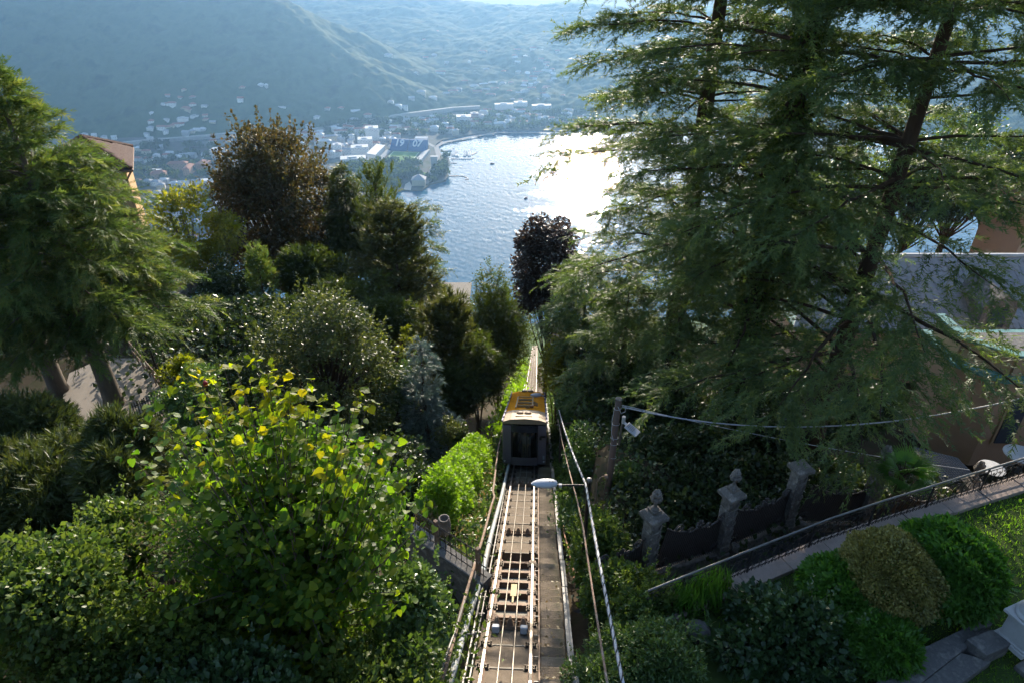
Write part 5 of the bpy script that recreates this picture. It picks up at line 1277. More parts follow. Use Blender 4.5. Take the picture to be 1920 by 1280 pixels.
def bush(name, c, rads, label, m, size, n, tpl=LEAF, lobes=9, cat='shrub', shell=.7, stem=True, zb=None, out_=.7, jitter=.5, up_=.5, tone_hi=None, group=None, sprigs=0):
    """leaves over a lumpy volume, on a few stems"""
    n = int(n*.64); size = size*1.2
    c = np.array(c, float); rads = np.array(rads, float); zb = zb if zb is not None else min(c[2]-rads[2]*.85, gz(c[0], c[1]))
    e = empty(name, (c[0], c[1], zb), label, cat, group); o = np.array([c[0], c[1], zb])
    lobes = lobes*2; lc = unit(lobes)*(.30+.48*rng.random((lobes, 1))); lr = .22+.30*rng.random(lobes)
    idx = rng.choice(lobes, n, p=lr**2/(lr**2).sum()); u = unit(n); rr = (shell+(1-shell)*rng.random(n)); rr = np.where(rng.random(n) < .25, rr*rng.random(n), rr)
    loc = lc[idx] + u*(lr[idx]*rr)[:, None]
    ln = np.linalg.norm(loc, axis=1); 
    P = c - o + loc*rads
    nrm = (u*.6+loc*.6)/rads; nrm /= np.linalg.norm(nrm, axis=1, keepdims=True)+1e-9
    D = nrm*out_ + rng.normal(size=(n, 3))*jitter; upv = UP*up_ + nrm*.6 + rng.normal(size=(n, 3))*.4
    keep = P[:, 2]+zb > zb-.2
    L = Leaves(); L.add(tpl, P[keep], D[keep], size*(.6+.8*rng.random(keep.sum())), upv[keep], .5, np.clip(.6*rng.random(keep.sum())+.4*rng.random(lobes)[idx][keep], 0, 1))
    for k in range(sprigs):
        q = lc[rng.integers(0, lobes)]; d = unit(1)[0]; d[2] = abs(d[2]); a = (c-o)+(q+d*.6)*rads; m_ = 16; t = np.linspace(0, 1, m_)
        dd = d*.5+UP*.8; L.add(tpl, a+dd*(t[:, None]*.35*rads.min())+rng.normal(size=(m_,3))*.02, dd+rng.normal(size=(m_,3))*.9, size*(.9-.4*t), None, .8, np.clip(.6+.3*rng.random(m_), 0, 1))
    if stem:
        sb = MB()
        for k in range(6): 
            tgt = lc[k % lobes]*rads + (c-o); sb.tube(bez(np.array([rng.normal()*.1, rng.normal()*.1, -.2]), np.array([tgt[0]*.3, tgt[1]*.3, tgt[2]*.6]), tgt, 5), [.04,.035,.03,.02,.01], 5)
        sb.build('stems', M_bark, e)
    L.build('foliage', m, e)
    return e

def T(px, py, Y): v = atY(px, py, Y); return v
# ---------------------------------------------------------------- left side
v = T(100, 470, 24.4)
conifer('feathery_conifer', -17.6, 24.4, T(10,125,24.4).z, 4.35, 'tall feathery green conifer at the left edge, its trunk rising from the paved yard', ML_cyp, 'feather', nbr=150, bark=M_bark_g, z_low=.30, trunk_r=.42, sp=1.0, size=.55, tpl=[SPRAY, PL1, SPRAY], prof=lambda f: .98*(1-f)**.8, base=-18.35)
conifer('feathery_conifer', -20.6, 25.4, T(-60,90,25.4).z, 4.6, 'second feathery conifer behind the first, its trunk cut by the left edge', ML_cyp, 'feather', nbr=95, bark=M_bark_g, z_low=.26, trunk_r=.4, sp=.9, size=.55, tpl=[SPRAY, PL1], prof=lambda f: (1-f)**.6, base=-18.35)
v = T(520, 380, 50); broadleaf('copper_beech', v.x, 50, T(520,228,50).z, T(520,590,50).z, 4.9, 'broad copper beech with reddish brown leaves against the lake', ML_beech, .22, n=54000, nc=170, spikes=90, cl_r=.25, tpl=LEAF)
v = T(365, 450, 42); broadleaf('light_maple', v.x, 42, T(365,343,42).z, T(365,540,42).z, 3.1, 'airy light green maple with several bare stems left of the copper beech', ML_maple, .2, n=11000, nc=44, open_=.6, cl_r=.3, trunks=4, bark=M_bark_g)
v = T(655, 430, 49); conifer('dark_spruce', v.x, 49, T(655,312,49).z, 2.2, 'narrow dark spruce right behind the copper beech', ML_yew, 'spruce', nbr=150, size=.5, sp=1.3, base=gz(v.x,49)-.2, z_low=.45)
v = T(712, 430, 47); conifer('dark_fir', v.x, 47, T(714,330,47).z, 2.2, 'dark fir with fine tips beside the narrow spruce', ML_yew, 'brush', nbr=70, size=.5, sp=.9, base=gz(v.x,47)-.2, z_low=.2, prof=lambda f: (1-f*f)**.6)
v = T(742, 480, 41); conifer('shaggy_pine', v.x, 41, T(742,385,41).z, 2.75, 'shaggy grey green pine standing in front of the lake left of centre', ML_pine, 'pine', nbr=95, size=.42, sp=1.1, base=gz(v.x,41)-.2, z_low=.2, tpl=[TUFT, TUFT2, PL2], prof=lambda f: (1-f**2.2)**.7)
v = T(775, 430, 43); conifer('layered_cedar', v.x, 43, T(770,385,43).z, 1.9, 'young cedar whose flat branches show right of the shaggy pine', ML_cedar, 'cedar', nbr=44, size=.5, base=gz(v.x,43)-.2, z_low=.3, prof=lambda f: .95)
v = T(492, 540, 37); conifer('light_cypress', v.x, 37, T(490,472,37).z, 1.0, 'slender light green cypress below the copper beech', ML_cyp, 'brush', nbr=60, size=.36, base=gz(v.x,37)-.2, z_low=.1, tpl=[SPRAY], prof=lambda f: (1-f)**.5)
v = T(575, 520, 40); bush('round_pine', (v.x, 40, v.z), (1.9,1.8,2.6), 'dark rounded pine in front of the copper beech foot', ML_yew, .42, 5200, tpl=TUFT, cat='tree', lobes=12)
v = T(625, 530, 41); bush('round_pine', (v.x, 41, v.z-.4), (1.5,1.5,2.4), 'dark rounded pine between the copper beech and the shaggy pine', ML_yew, .42, 4200, tpl=TUFT, cat='tree', lobes=12)
v = T(425, 540, 38); bush('dark_holm_oak', (v.x, 38, v.z), (2.1,2.0,2.2), 'dark evergreen crown behind the pale terrace, left of the light cypress', ML_dark, .15, 13000, cat='tree', lobes=14, sprigs=20)
v = T(650, 575, 36); bush('dark_yew', (v.x, 36, v.z), (2.6,2.2,2.3), 'deep green yew mass below the shaggy pine', ML_yew, .4, 7000, tpl=PL2, cat='tree', lobes=14)
v = T(735, 610, 35); bush('dark_yew', (v.x, 35, v.z), (1.9,1.7,2.2), 'round topped dark yew behind the yellow saplings', ML_yew, .36, 5600, tpl=PL2, cat='tree', lobes=12)
v = T(605, 680, 26.5); broadleaf('silvery_tree', v.x, 26.5, T(605,543,26.5).z, T(605,880,26.5).z, 3.25, 'round tree with small glinting silvery leaves in the middle left', ML_silver, .14, n=34000, nc=120, cl_r=.26, spikes=46, tpl=LEAF)
v = T(395, 625, 31); broadleaf('yellow_sapling', v.x, 31, T(395,585,31).z, T(395,690,31).z, 1.15, 'small yellow green sapling left of the silvery tree', ML_yellow, .14, n=2600, nc=18, trunks=2)
v = T(768, 640, 31); broadleaf('yellow_sapling', v.x, 31, T(768,608,31).z, T(768,705,31).z, .75, 'yellow green sapling right of the silvery tree, taller of the two', ML_yellow, .15, n=1700, nc=14, tpl=NARROW)
v = T(710, 660, 30); broadleaf('yellow_sapling', v.x, 30, T(710,612,30).z, T(710,720,30).z, .55, 'thin yellow green sapling rising from the silvery tree edge', ML_yellow, .15, n=1100, nc=10, tpl=NARROW)
v = T(738, 720, 28.5); bush('light_shrub', (v.x, 28.5, v.z), (1.2,1.2,1.8), 'light green shrub between the silvery tree and the blue spruce', ML_shrub, .12, 6000, sprigs=24)
v = T(842, 650, 34); conifer('monkey_puzzle', v.x, 34, T(842,578,34).z, 2.0, 'dark conifer with upswept rope-like branches left of the track', ML_pine, 'brush', nbr=70, size=.5, base=gz(v.x,34)-.2, z_low=.1, tpl=[TUFT2, TUFT], prof=lambda f: (1-f*f)**.6)
v = T(905, 690, 34); bush('dark_conifer', (v.x-.3, 34, v.z), (1.5,1.6,2.6), 'dark conifer slope beside the track beyond the car', ML_yew, .38, 7000, tpl=PL2, cat='tree', lobes=14)
v = T(860, 730, 32); bush('dark_conifer', (v.x, 32, v.z-.3), (1.4,1.4,1.8), 'low dark conifer behind the blue spruce', ML_yew, .36, 5000, tpl=PL2, cat='tree', lobes=12)
v = T(932, 615, 45); bush('round_yew', (v.x, 45, v.z), (3.0,2.8,4.6), 'big rounded yew standing left of the track against the water', ML_yew, .48, 10500, tpl=PL2, cat='tree', lobes=26, up_=.2, shell=.55)
v = T(797, 760, 27.5); conifer('blue_spruce', v.x, 27.5, T(795,635,27.5).z, 1.75, 'small blue grey spruce left of the car', ML_blue, 'spruce', nbr=75, size=.34, sp=1.2, base=T(797,880,27.5).z, z_low=.03, tpl=[TUFT2, PL2])
v = T(850, 800, 26); bush('grey_shrub', (v.x, 26, v.z-.3), (.8,.8,.9), 'small silvery leaved shrub at the foot of the blue spruce', ML_silver, .1, 3600)
v = T(1012, 470, 42); broadleaf('plum_tree', v.x+.6, 42, T(1020,388,42).z, T(1012,620,42).z, 2.3, 'dark purple leaved tree beside the water glare, left of the cedars', ML_purple, .2, n=22000, nc=90, cl_r=.34)
# hedge along the track
hp_ = [(-2.45,17.2),(-2.25,19.2),(-2.15,21.2),(-1.95,23.4),(-1.7,25.8)]
e = empty('clipped_hedge', (-2.2,20,gz(-2.2,20)), 'bright green sunlit hedge along the left side of the track', 'hedge')
L = Leaves(); o_ = np.array([-2.2,20,gz(-2.2,20)])
n = 26000; t = rng.random(n)*(len(hp_)-1); i0 = np.minimum(t.astype(int), len(hp_)-2); A = np.array(hp_)[i0]; Bq = np.array(hp_)[i0+1]; xy = A+(Bq-A)*(t-i0)[:, None]
an = rng.random(n)*6.283; rr = np.where(rng.random(n) < .75, .85+.2*rng.random(n), rng.random(n)); wd = .80*(1+.18*np.sin(xy[:, 1]*2.2)); hh = 1.15
zc = tplane(xy[:, 1])+.85-.02*(xy[:, 1]-20)
Pp = np.stack([xy[:, 0]+np.cos(an)*rr*wd, xy[:, 1]+rng.normal(size=n)*.1, zc+np.sin(an)*rr*hh + .15*np.sin(xy[:,1]*3.1)], 1)
nr = np.stack([np.cos(an), rng.normal(size=n)*.4, np.sin(an)], 1)
L.add(LEAF, Pp-o_, nr*.5+rng.normal(size=(n,3))*.6, .10*(.6+.8*rng.random(n)), nr+UP*.6, .5); L.build('foliage', ML_hedge, e)
v = T(835, 940, 15.9); bush('round_hedge_bush', (v.x-.1, 15.9, v.z-.1), (.95,.9,1.25), 'dark green rounded bush at the near end of the hedge', ML_hedge, .09, 9000, lobes=10)
# weeds beside the track
def verge(name, pts, w, n, size, m, label, tpl=NARROW, h=.5):
    n = int(n*.6); size *= 1.15
    L = Leaves(); P = []; pts = np.array(pts); k = len(pts)-1
    t = rng.random(n)*k; i0 = np.minimum(t.astype(int), k-1); xy = pts[i0]+(pts[i0+1]-pts[i0])*(t-i0)[:, None]; xy = xy+rng.normal(size=(n, 2))*w
    z = ground(xy[:, 0], xy[:, 1]); hgt = h*rng.random(n)*(.4+1.2*np.clip(fbm(xy[:, 0]*1.3, xy[:, 1]*1.3, 3)+.5, 0, 1))
    L.add(tpl, np.column_stack([xy, z+hgt]), rng.normal(size=(n, 3))*.6+UP*.5, size*(.5+rng.random(n)), None, .8)
    o = L.build(name, m); tag(o, label, 'ground cover', kind='stuff'); return o
tx = lambda u, y: (-.487+.0429*y+u, y)
verge('bank_weeds', [tx(-1.5, y) for y in (13, 17, 22, 30, 45, 70)], .28, 16000, .16, ML_shrub, 'weeds and small shrubs on the bank left of the track', h=.9)
verge('bank_weeds', [tx(-1.6, y) for y in (13, 17, 22, 30)], .3, 2500, .12, ML_dry, 'dry grass and seed heads on the bank left of the track', h=1.0)
verge('bank_weeds', [tx(-1.7, y) for y in (6, 8, 10, 11.5)], .5, 9000, .13, ML_ivy, 'ivy and weeds on the low bank at the bottom left of the track', h=1.2)
verge('bank_weeds', [tx(1.75, y) for y in (16, 20, 26, 34, 50, 80)], .22, 15000, .16, ML_shrub, 'weeds and ivy right of the track beyond the lamp', h=1.0)
verge('bank_weeds', [tx(-1.4, y) for y in (30, 45, 60, 90)], .45, 7000, .3, ML_hedge, 'sunny green weeds along the lower track', h=1.2)
verge('ground_ivy', [(-7, 14), (-8, 20), (-9, 26), (-7, 32)], 2.6, 30000, .15, ML_ivy, 'ivy and low plants covering the slope under the left trees', h=.5, tpl=LEAF)
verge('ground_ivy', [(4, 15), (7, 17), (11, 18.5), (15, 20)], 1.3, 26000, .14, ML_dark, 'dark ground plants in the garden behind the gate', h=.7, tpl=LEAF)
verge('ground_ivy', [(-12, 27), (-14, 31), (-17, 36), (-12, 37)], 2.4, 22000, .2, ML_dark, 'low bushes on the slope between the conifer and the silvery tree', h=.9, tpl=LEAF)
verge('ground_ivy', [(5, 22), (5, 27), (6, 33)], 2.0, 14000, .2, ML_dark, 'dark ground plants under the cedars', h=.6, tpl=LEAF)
verge('ground_ivy', [(-14, 17), (-13, 21)], 2.0, 10000, .16, ML_shrub, 'low green plants along the paved yard', h=.5, tpl=LEAF)

# ---------------------------------------------------------------- near tree with big leaves
LV = T(515, 960, 8.2)
lb = thing_tree('linden_tree', LV.x, 8.2, 'near tree with big heart shaped yellow green leaves at the lower left', z=-14.2)
e, b = lb; ztop = T(440, 672, 8.0).z
tb = MB(); crown_c = np.array([0, 0, LV.z-b[2]])
tb.tube([(0,0,-.3),(.05,0,1.5),(-.05,.05,3.2),(0,.05,crown_c[2])], [.16,.13,.10,.06], 9)
tb.build('trunk', M_bark_g, e, smooth=True)
def heart(seed):
    r = np.random.default_rng(seed)
    pts = [(0,0),(.22,-.10),(.42,.02),(.50,.25),(.44,.50),(.27,.74),(.06,.93),(0,1.05),(-.07,.92),(-.28,.73),(-.45,.49),(-.5,.25),(-.41,.02),(-.21,-.10)]
    v = [(x*(1+.08*r.normal()), y*(1+.04*r.normal()), .16*abs(x)-.20*max(0, y-.4)**1.5+.03*r.normal()) for x, y in pts] + [(0,.32,-.02),(0,.65,-.06)]
    f = [(0,1,14),(1,2,14),(2,3,14),(3,4,15,14),(4,5,15),(5,6,15),(6,7,15),(7,8,15),(8,9,15),(9,10,15),(10,11,14,15),(11,12,14),(12,13,14),(13,0,14)]
    return np.array(v, float), f
HEARTS = [heart(s) for s in (1,2,3)]
shoots = []
for (px, py, Y) in ((330,720,8.3),(365,690,8.3),(400,705,8.1),(440,676,8.2),(500,690,8.0),(530,700,7.9),(560,735,8.0),(600,745,7.9),(650,775,7.8),(670,745,7.9),(740,815,7.7),(760,860,7.6),(765,905,7.5),(250,850,8.5),(285,770,8.4),(310,800,8.2),(270,880,8.2),(345,700,8.4),(420,690,8.2),(480,672,8.1),(300,745,8.3),(575,715,8.0),(620,770,7.9),(690,755,7.8),(780,850,7.7),(720,830,7.7),(235,845,8.6),(265,800,8.4),(540,745,7.8),(385,735,7.7),(650,860,7.5),(460,740,8.5),(700,900,7.3),(790,930,7.5),(320,850,7.8),(590,830,7.4),(510,800,7.5)):
    shoots.append(np.array(T(px, py, Y))-b)
for (px, py) in [(x_, y_) for x_ in range(250, 810, 30) for y_ in range(740, 1250, 36)]:
    px += rng.normal()*16; py += rng.normal()*16
    if (px-525)**2/275**2+(py-985)**2/265**2 < 1.0: shoots.append(np.array(T(px, py, 6.6+2.2*rng.random()))-b)
lm = MB(); LP, LD, LU = [], [], []
for k in range(34):
    px = rng.uniform(290, 760); top_ = 722+.0018*(px-450)**2+rng.uniform(-25, 70); shoots.insert(20, np.array(T(px, top_, 7.6+.9*rng.random()))-b)
for k, tgt in enumerate(shoots):
    a = np.array([0, .05, crown_c[2]*(.45+.3*rng.random())]); mid = (a*.4+tgt*.6)+np.array([0,0,-.35 if tgt[2] > crown_c[2] else .2]); n_ = 12
    P = bez(a, mid, tgt, n_); lm.tube(P, np.linspace(.026, .004, n_), 4, cap=False)
    for i in range(2, n_):
        for sgn in (-1, 1, 1 if rng.random() < .5 else -1, 1 if rng.random() < .5 else -1):
            tan = P[i]-P[i-1]; tan /= np.linalg.norm(tan); side = np.cross(tan, UP); side /= np.linalg.norm(side)+1e-9
            base = P[i]+side*sgn*.06*rng.random()+rng.normal(size=3)*(.03+.05*(k > 70))
            d = side*sgn*.9+tan*.35+rng.normal(size=3)*.35-UP*(.35+.3*rng.random())
            LP.append(base+d/np.linalg.norm(d)*.05); LD.append(d); LU.append(UP+tan*.3+rng.normal(size=3)*.45)
lm.build('limbs', M_bark_g, e, smooth=True)
LP, LD, LU = map(np.array, (LP, LD, LU))
front = LP[:, 2]*1.0 - .25*(LP[:, 1]) ; order = np.argsort(-front)
S_ = .112*(.6+.8*rng.random(len(LP)))
big, rest = order[:290], order[290:]
crown = Leaves()
HS = (np.array([(0,0,0),(.40,-.03,.07),(.50,.28,.09),(.28,.74,.0),(0,1.04,-.12),(-.28,.74,.0),(-.5,.28,.09),(-.40,-.03,.07),(0,.36,-.02)], float), [(0,1,8),(1,2,8),(2,3,8),(3,4,8),(4,5,8),(5,6,8),(6,7,8),(7,0,8)])
crown.add(HS, LP[rest], LD[rest], S_[rest], LU[rest], .3)
# small filler leaves
nf = 9000; u = unit(nf); fp = crown_c + u*np.array([2.1,1.5,1.8])*(rng.random((nf,1))**.5)+np.array([.1,.3,-.45]); crown.add(LEAF6, fp, rng.normal(size=(nf,3))-UP*.4, .105*(.6+.7*rng.random(nf)), None, .9, .5*rng.random(nf))
co = crown.build('crown', ML_linden, e)
hm = []
for k in range(3):
    me = bpy.data.meshes.new('leaf'); me.from_pydata([tuple(p) for p in HEARTS[k][0]], [], HEARTS[k][1]); me.materials.append(ML_linden_backlit); hm.append(me)
FR = frames(LD[big], LU[big], .3)
for k, q in enumerate(big):
    o = bpy.data.objects.new('leaf', hm[k % 3]); COL.objects.link(o); o.parent = co
    M = Matrix([list(r) for r in FR[k]]).to_4x4() @ Matrix.Diagonal((S_[q], S_[q], S_[q], 1)); M.translation = Vector(LP[q]); o.matrix_local = M

# dense shade shrubs below and around it
def shrub_px(name, px, py, Y, rad, label, m, size, n, **k):
    v = T(px, py, Y); return bush(name, (v.x, Y, v.z), rad, label, m, size, n, **k)
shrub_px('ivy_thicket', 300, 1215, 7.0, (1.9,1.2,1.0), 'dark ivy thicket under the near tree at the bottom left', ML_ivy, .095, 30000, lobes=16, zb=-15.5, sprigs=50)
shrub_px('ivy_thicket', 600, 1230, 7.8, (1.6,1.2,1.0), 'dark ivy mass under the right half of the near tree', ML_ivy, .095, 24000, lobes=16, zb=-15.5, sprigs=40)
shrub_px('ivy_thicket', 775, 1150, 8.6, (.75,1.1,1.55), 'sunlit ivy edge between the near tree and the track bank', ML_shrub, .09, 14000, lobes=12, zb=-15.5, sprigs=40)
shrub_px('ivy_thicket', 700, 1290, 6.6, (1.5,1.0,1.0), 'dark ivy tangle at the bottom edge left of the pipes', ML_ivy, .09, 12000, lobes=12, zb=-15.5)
shrub_px('wild_shrub', 60, 1090, 7.0, (1.5,1.1,.8), 'loose leafy shrub with glints at the lower left edge', ML_ivy, .085, 14000, lobes=16, zb=-15.0, sprigs=60)
shrub_px('wild_shrub', 225, 1020, 8.6, (1.0,.9,.8), 'leafy shrub with upright shoots left of the near tree', ML_ivy, .085, 14000, lobes=12, zb=-15.5, sprigs=50)
shrub_px('wild_shrub', 110, 1240, 6.4, (1.6,1.0,.75), 'green leafy shrub at the bottom left corner', ML_ivy, .08, 11000, lobes=12, zb=-14.0, sprigs=40)
shrub_px('wild_shrub', 430, 1290, 6.0, (1.6,.8,.7), 'broad leaved dark shrub at the bottom edge', ML_laurel, .1, 9000, lobes=12, zb=-14.0, sprigs=20)
v = T(355, 975, 7.6); bush('clematis_flowers', (v.x, 7.1, v.z), (1.1,.5,.9), 'pale fluffy seed heads of a climber on the dark thicket', ML_dry, .035, 900, tpl=TUFT, lobes=7, stem=False, cat='climber', zb=v.z-.8)
shrub_px('dwarf_pine', 40, 800, 17.5, (1.6,1.2,1.0), 'dark dwarf pine at the left edge beside the paved yard', ML_dwarf, .27, 5000, tpl=TUFT2, lobes=14, out_=.9, up_=.3, zb=-18.3)
# dwarf pines at the left
for px, py, Y, r, lab in ((30,905,15.0,(2.0,1.4,1.4),'bushy dwarf pine cut by the left edge, largest of the pine group'), (150,900,14.2,(1.4,1.2,1.35),'bushy dwarf pine in the middle of the left pine group'), (240,865,13.6,(.9,.9,1.45),'pointed dwarf pine nearest the paved yard fence'), (70,950,12.5,(1.9,1.3,1.3),'low dwarf pine in front of the left pine group'), (215,935,12.5,(1.1,1.0,1.2),'low dwarf pine left of the near tree')):
    shrub_px('dwarf_pine', px, py, Y, r, lab, ML_dwarf, .27, 7000, tpl=TUFT2, lobes=18, out_=.9, up_=.3, zb=-17.5)
shrub_px('yard_shrub', 365, 745, 20, (1.3,1.2,1.2), 'green shrub between the yard fence and the near tree', ML_shrub, .11, 7000, lobes=10)
shrub_px('yard_shrub', 440, 720, 22, (1.2,1.2,1.3), 'dark shrub behind the top of the near tree', ML_dark, .12, 7000, lobes=10)
shrub_px('yard_shrub', 330, 700, 24.5, (1.0,.9,.8), 'yellow green shrub beside the thin lamp post of the yard', ML_yellow, .12, 2600, lobes=8)
shrub_px('yard_shrub', 285, 625, 31, (1.7,1.4,1.6), 'leafy shrub mass under the feathery conifer by the pink terrace', ML_cyp, .3, 5200, tpl=SPRAY, lobes=12)
shrub_px('yard_shrub', 340, 600, 33, (1.6,1.5,1.2), 'dark shrub beside the pink terrace', ML_dark, .14, 7000, lobes=10)
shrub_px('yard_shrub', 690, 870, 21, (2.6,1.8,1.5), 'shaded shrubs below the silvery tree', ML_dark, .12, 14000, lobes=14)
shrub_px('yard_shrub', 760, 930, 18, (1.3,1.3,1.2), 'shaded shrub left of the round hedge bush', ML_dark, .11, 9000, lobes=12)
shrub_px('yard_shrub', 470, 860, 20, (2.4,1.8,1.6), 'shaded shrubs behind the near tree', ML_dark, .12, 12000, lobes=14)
shrub_px('climber_flowers', 800, 980, 14.8, (.7,.6,.7), 'pale seed heads hanging over the low iron fence', ML_dry, .06, 1800, tpl=TUFT, lobes=8, cat='climber')

# ---------------------------------------------------------------- cedars on the right
cp_ = lambda f: (.62+.38*min(1, f*4))*(1-.5*f)
conifer('cedar_tree', 7.7, 28, 9.5, 6.6, 'tall cedar nearest the lake glare, leftmost of the three cedars', ML_cedar, 'cedar', nbr=180, base=-19.5, z_low=.06, trunk_r=.52, sp=.92, size=.43, prof=lambda f: .93*cp_(f), avoid=.4, tin=.18, tier=1.25)
e2 = conifer('cedar_tree', 9.1, 22.7, 10.0, 5.6, 'middle cedar with thick ivy clad trunk', ML_cedar, 'cedar', nbr=130, base=-18.0, z_low=.14, trunk_r=.55, sp=.92, size=.41, prof=cp_, gapf=.0, avoid=.65, tin=.22, tier=1.35)
conifer('cedar_tree', 11.6, 20.6, 9.0, 5.6, 'rightmost cedar leaning over the villa roof', ML_cedar, 'cedar', nbr=165, base=-17.6, z_low=.14, trunk_r=.36, lean=(.5,-.3), sp=.88, size=.41, prof=lambda f: 1.25*(1-.5*f), gapf=.0, avoid=.4, tin=.16, skip=lambda ph, f: f < .30 and math.cos(ph) > .25 and math.sin(ph) > -.75, tier=1.2)
# wooded slope seen between and right of the cedars
for px, top, low, Y, r, m_, lab in ((1560,300,470,62,4.2,ML_dark,'dark tree on the slope behind the middle and right cedars'),(1660,230,440,70,5.0,ML_shrub,'tall green tree on the slope directly behind the right cedar trunk'),(1760,250,450,66,4.6,ML_dark,'dark rounded tree on the slope right of the right cedar'),
        (1850,215,430,72,5.2,ML_shrub,'green tree on the slope behind the right cedar boughs, near the edge'),(1935,260,460,64,4.6,ML_dark,'dark tree cut by the right edge of the view'),(2010,200,430,74,5.4,ML_shrub,'green tree just beyond the right edge'),(1480,360,500,60,3.4,ML_dark,'small dark tree glimpsed between the cedar trunks')):
    v = T(px, top, Y); broadleaf('slope_tree', v.x, Y, v.z, T(px,low,Y).z, r, lab, m_, .34, n=7000, nc=60, cl_r=.3, base=T(px,low+60,Y).z)
# ivy on the middle trunk
n = 26000; h = rng.random(n)*24; an = rng.random(n)*6.283; rr = .62*(1-.018*h)+.16*rng.random(n)+.12*np.sin(h*2+an*2)
L = Leaves(); nr = np.stack([np.cos(an), np.sin(an), np.zeros(n)], 1)
L.add(LEAF, np.column_stack([np.cos(an)*rr, np.sin(an)*rr, h]), nr*.5-UP*.6+rng.normal(size=(n,3))*.4, .12*(.6+.7*rng.random(n)), nr+UP*.4, .4)
L.build('ivy_cover', ML_ivy, e2)
v = T(1085, 600, 34); conifer('young_hemlock', v.x+.3, 34, T(1085,470,34).z, 2.7, 'young drooping conifer right of the track below the plum tree', ML_cedar, 'cedar', nbr=85, size=.42, base=gz(v.x,34)-.2, z_low=.05, sp=1.1)
v = T(1170, 640, 28); conifer('young_hemlock', v.x, 28, T(1170,520,28).z, 2.8, 'drooping young conifer behind the utility pole', ML_cedar, 'cedar', nbr=90, size=.42, base=gz(v.x,28)-.2, z_low=.05, sp=1.1)
shrub_px('track_hedge', 1045, 690, 36, (1.1,2.4,2.2), 'sunlit leafy hedge along the right of the lower track', ML_maple, .12, 13000, lobes=14)
shrub_px('track_hedge', 1075, 770, 29, (.9,1.8,1.7), 'leafy shrubs right of the car', ML_shrub, .11, 12000, lobes=14)
shrub_px('laurel_bush', 1105, 870, 20, (1.0,1.5,1.35), 'bright green laurel bush between the cables and the utility pole', ML_shrub, .10, 15000, lobes=12, sprigs=30)
shrub_px('laurel_bush', 1170, 930, 17.6, (.95,1.0,1.35), 'green laurel bush at the foot of the utility pole', ML_shrub, .10, 13000, lobes=12, sprigs=20)
shrub_px('ivy_hedge', 1125, 1030, 12.8, (.85,1.2,1.15), 'ivy covered hedge right of the cable trough, below the lamp', ML_ivy, .09, 17000, lobes=14, sprigs=60, zb=-17)
shrub_px('ivy_hedge', 1165, 1120, 11.0, (1.0,1.0,1.3), 'ivy covered hedge beside the first gate pillar', ML_ivy, .09, 18000, lobes=14, sprigs=40, zb=-16.5)
shrub_px('leafy_hedge', 1185, 1220, 9.2, (1.35,.95,1.35), 'fine leaved green hedge at the bottom edge right of the track', ML_shrub, .085, 34000, tpl=NARROW, lobes=16, sprigs=60, zb=-15.5)
shrub_px('leafy_hedge', 1245, 1250, 8.3, (.9,.7,.8), 'low green shrub between the bottom hedge and the rounded stone', ML_shrub, .085, 13000, tpl=NARROW, lobes=12, sprigs=30, zb=-14)
shrub_px('ivy_hedge', 1215, 1150, 9.9, (.75,.6,.8), 'ivy hanging over the wall end below the first gate pillar', ML_ivy, .09, 10000, lobes=10, sprigs=30, zb=-15)
shrub_px('leafy_hedge', 1120, 1310, 8.0, (.9,.8,1.0), 'fine leaved hedge cut by the bottom edge beside the cables', ML_shrub, .075, 14000, tpl=NARROW, lobes=12, sprigs=20, zb=-15)
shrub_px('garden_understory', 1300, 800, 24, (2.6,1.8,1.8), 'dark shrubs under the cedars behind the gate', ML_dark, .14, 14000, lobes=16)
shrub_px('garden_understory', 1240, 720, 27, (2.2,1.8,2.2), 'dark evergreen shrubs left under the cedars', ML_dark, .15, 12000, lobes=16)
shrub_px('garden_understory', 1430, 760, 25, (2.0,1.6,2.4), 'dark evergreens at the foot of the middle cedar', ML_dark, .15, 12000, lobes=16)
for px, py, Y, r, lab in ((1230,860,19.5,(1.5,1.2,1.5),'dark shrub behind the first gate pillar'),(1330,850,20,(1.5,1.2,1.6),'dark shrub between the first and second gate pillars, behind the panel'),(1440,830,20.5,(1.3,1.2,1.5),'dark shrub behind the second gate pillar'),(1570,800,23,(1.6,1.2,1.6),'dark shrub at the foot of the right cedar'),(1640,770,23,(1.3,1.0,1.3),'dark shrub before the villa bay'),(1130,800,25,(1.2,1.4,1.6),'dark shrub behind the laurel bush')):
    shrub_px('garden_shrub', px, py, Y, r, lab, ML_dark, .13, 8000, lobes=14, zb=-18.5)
shrub_px('dark_laurel', 1470, 1215, 8.9, (1.5,1.1,1.15), 'big dark glossy laurel bush at the bottom right', ML_laurel, .12, 30000, lobes=18, tpl=LEAF, sprigs=50, zb=ZLAWN)
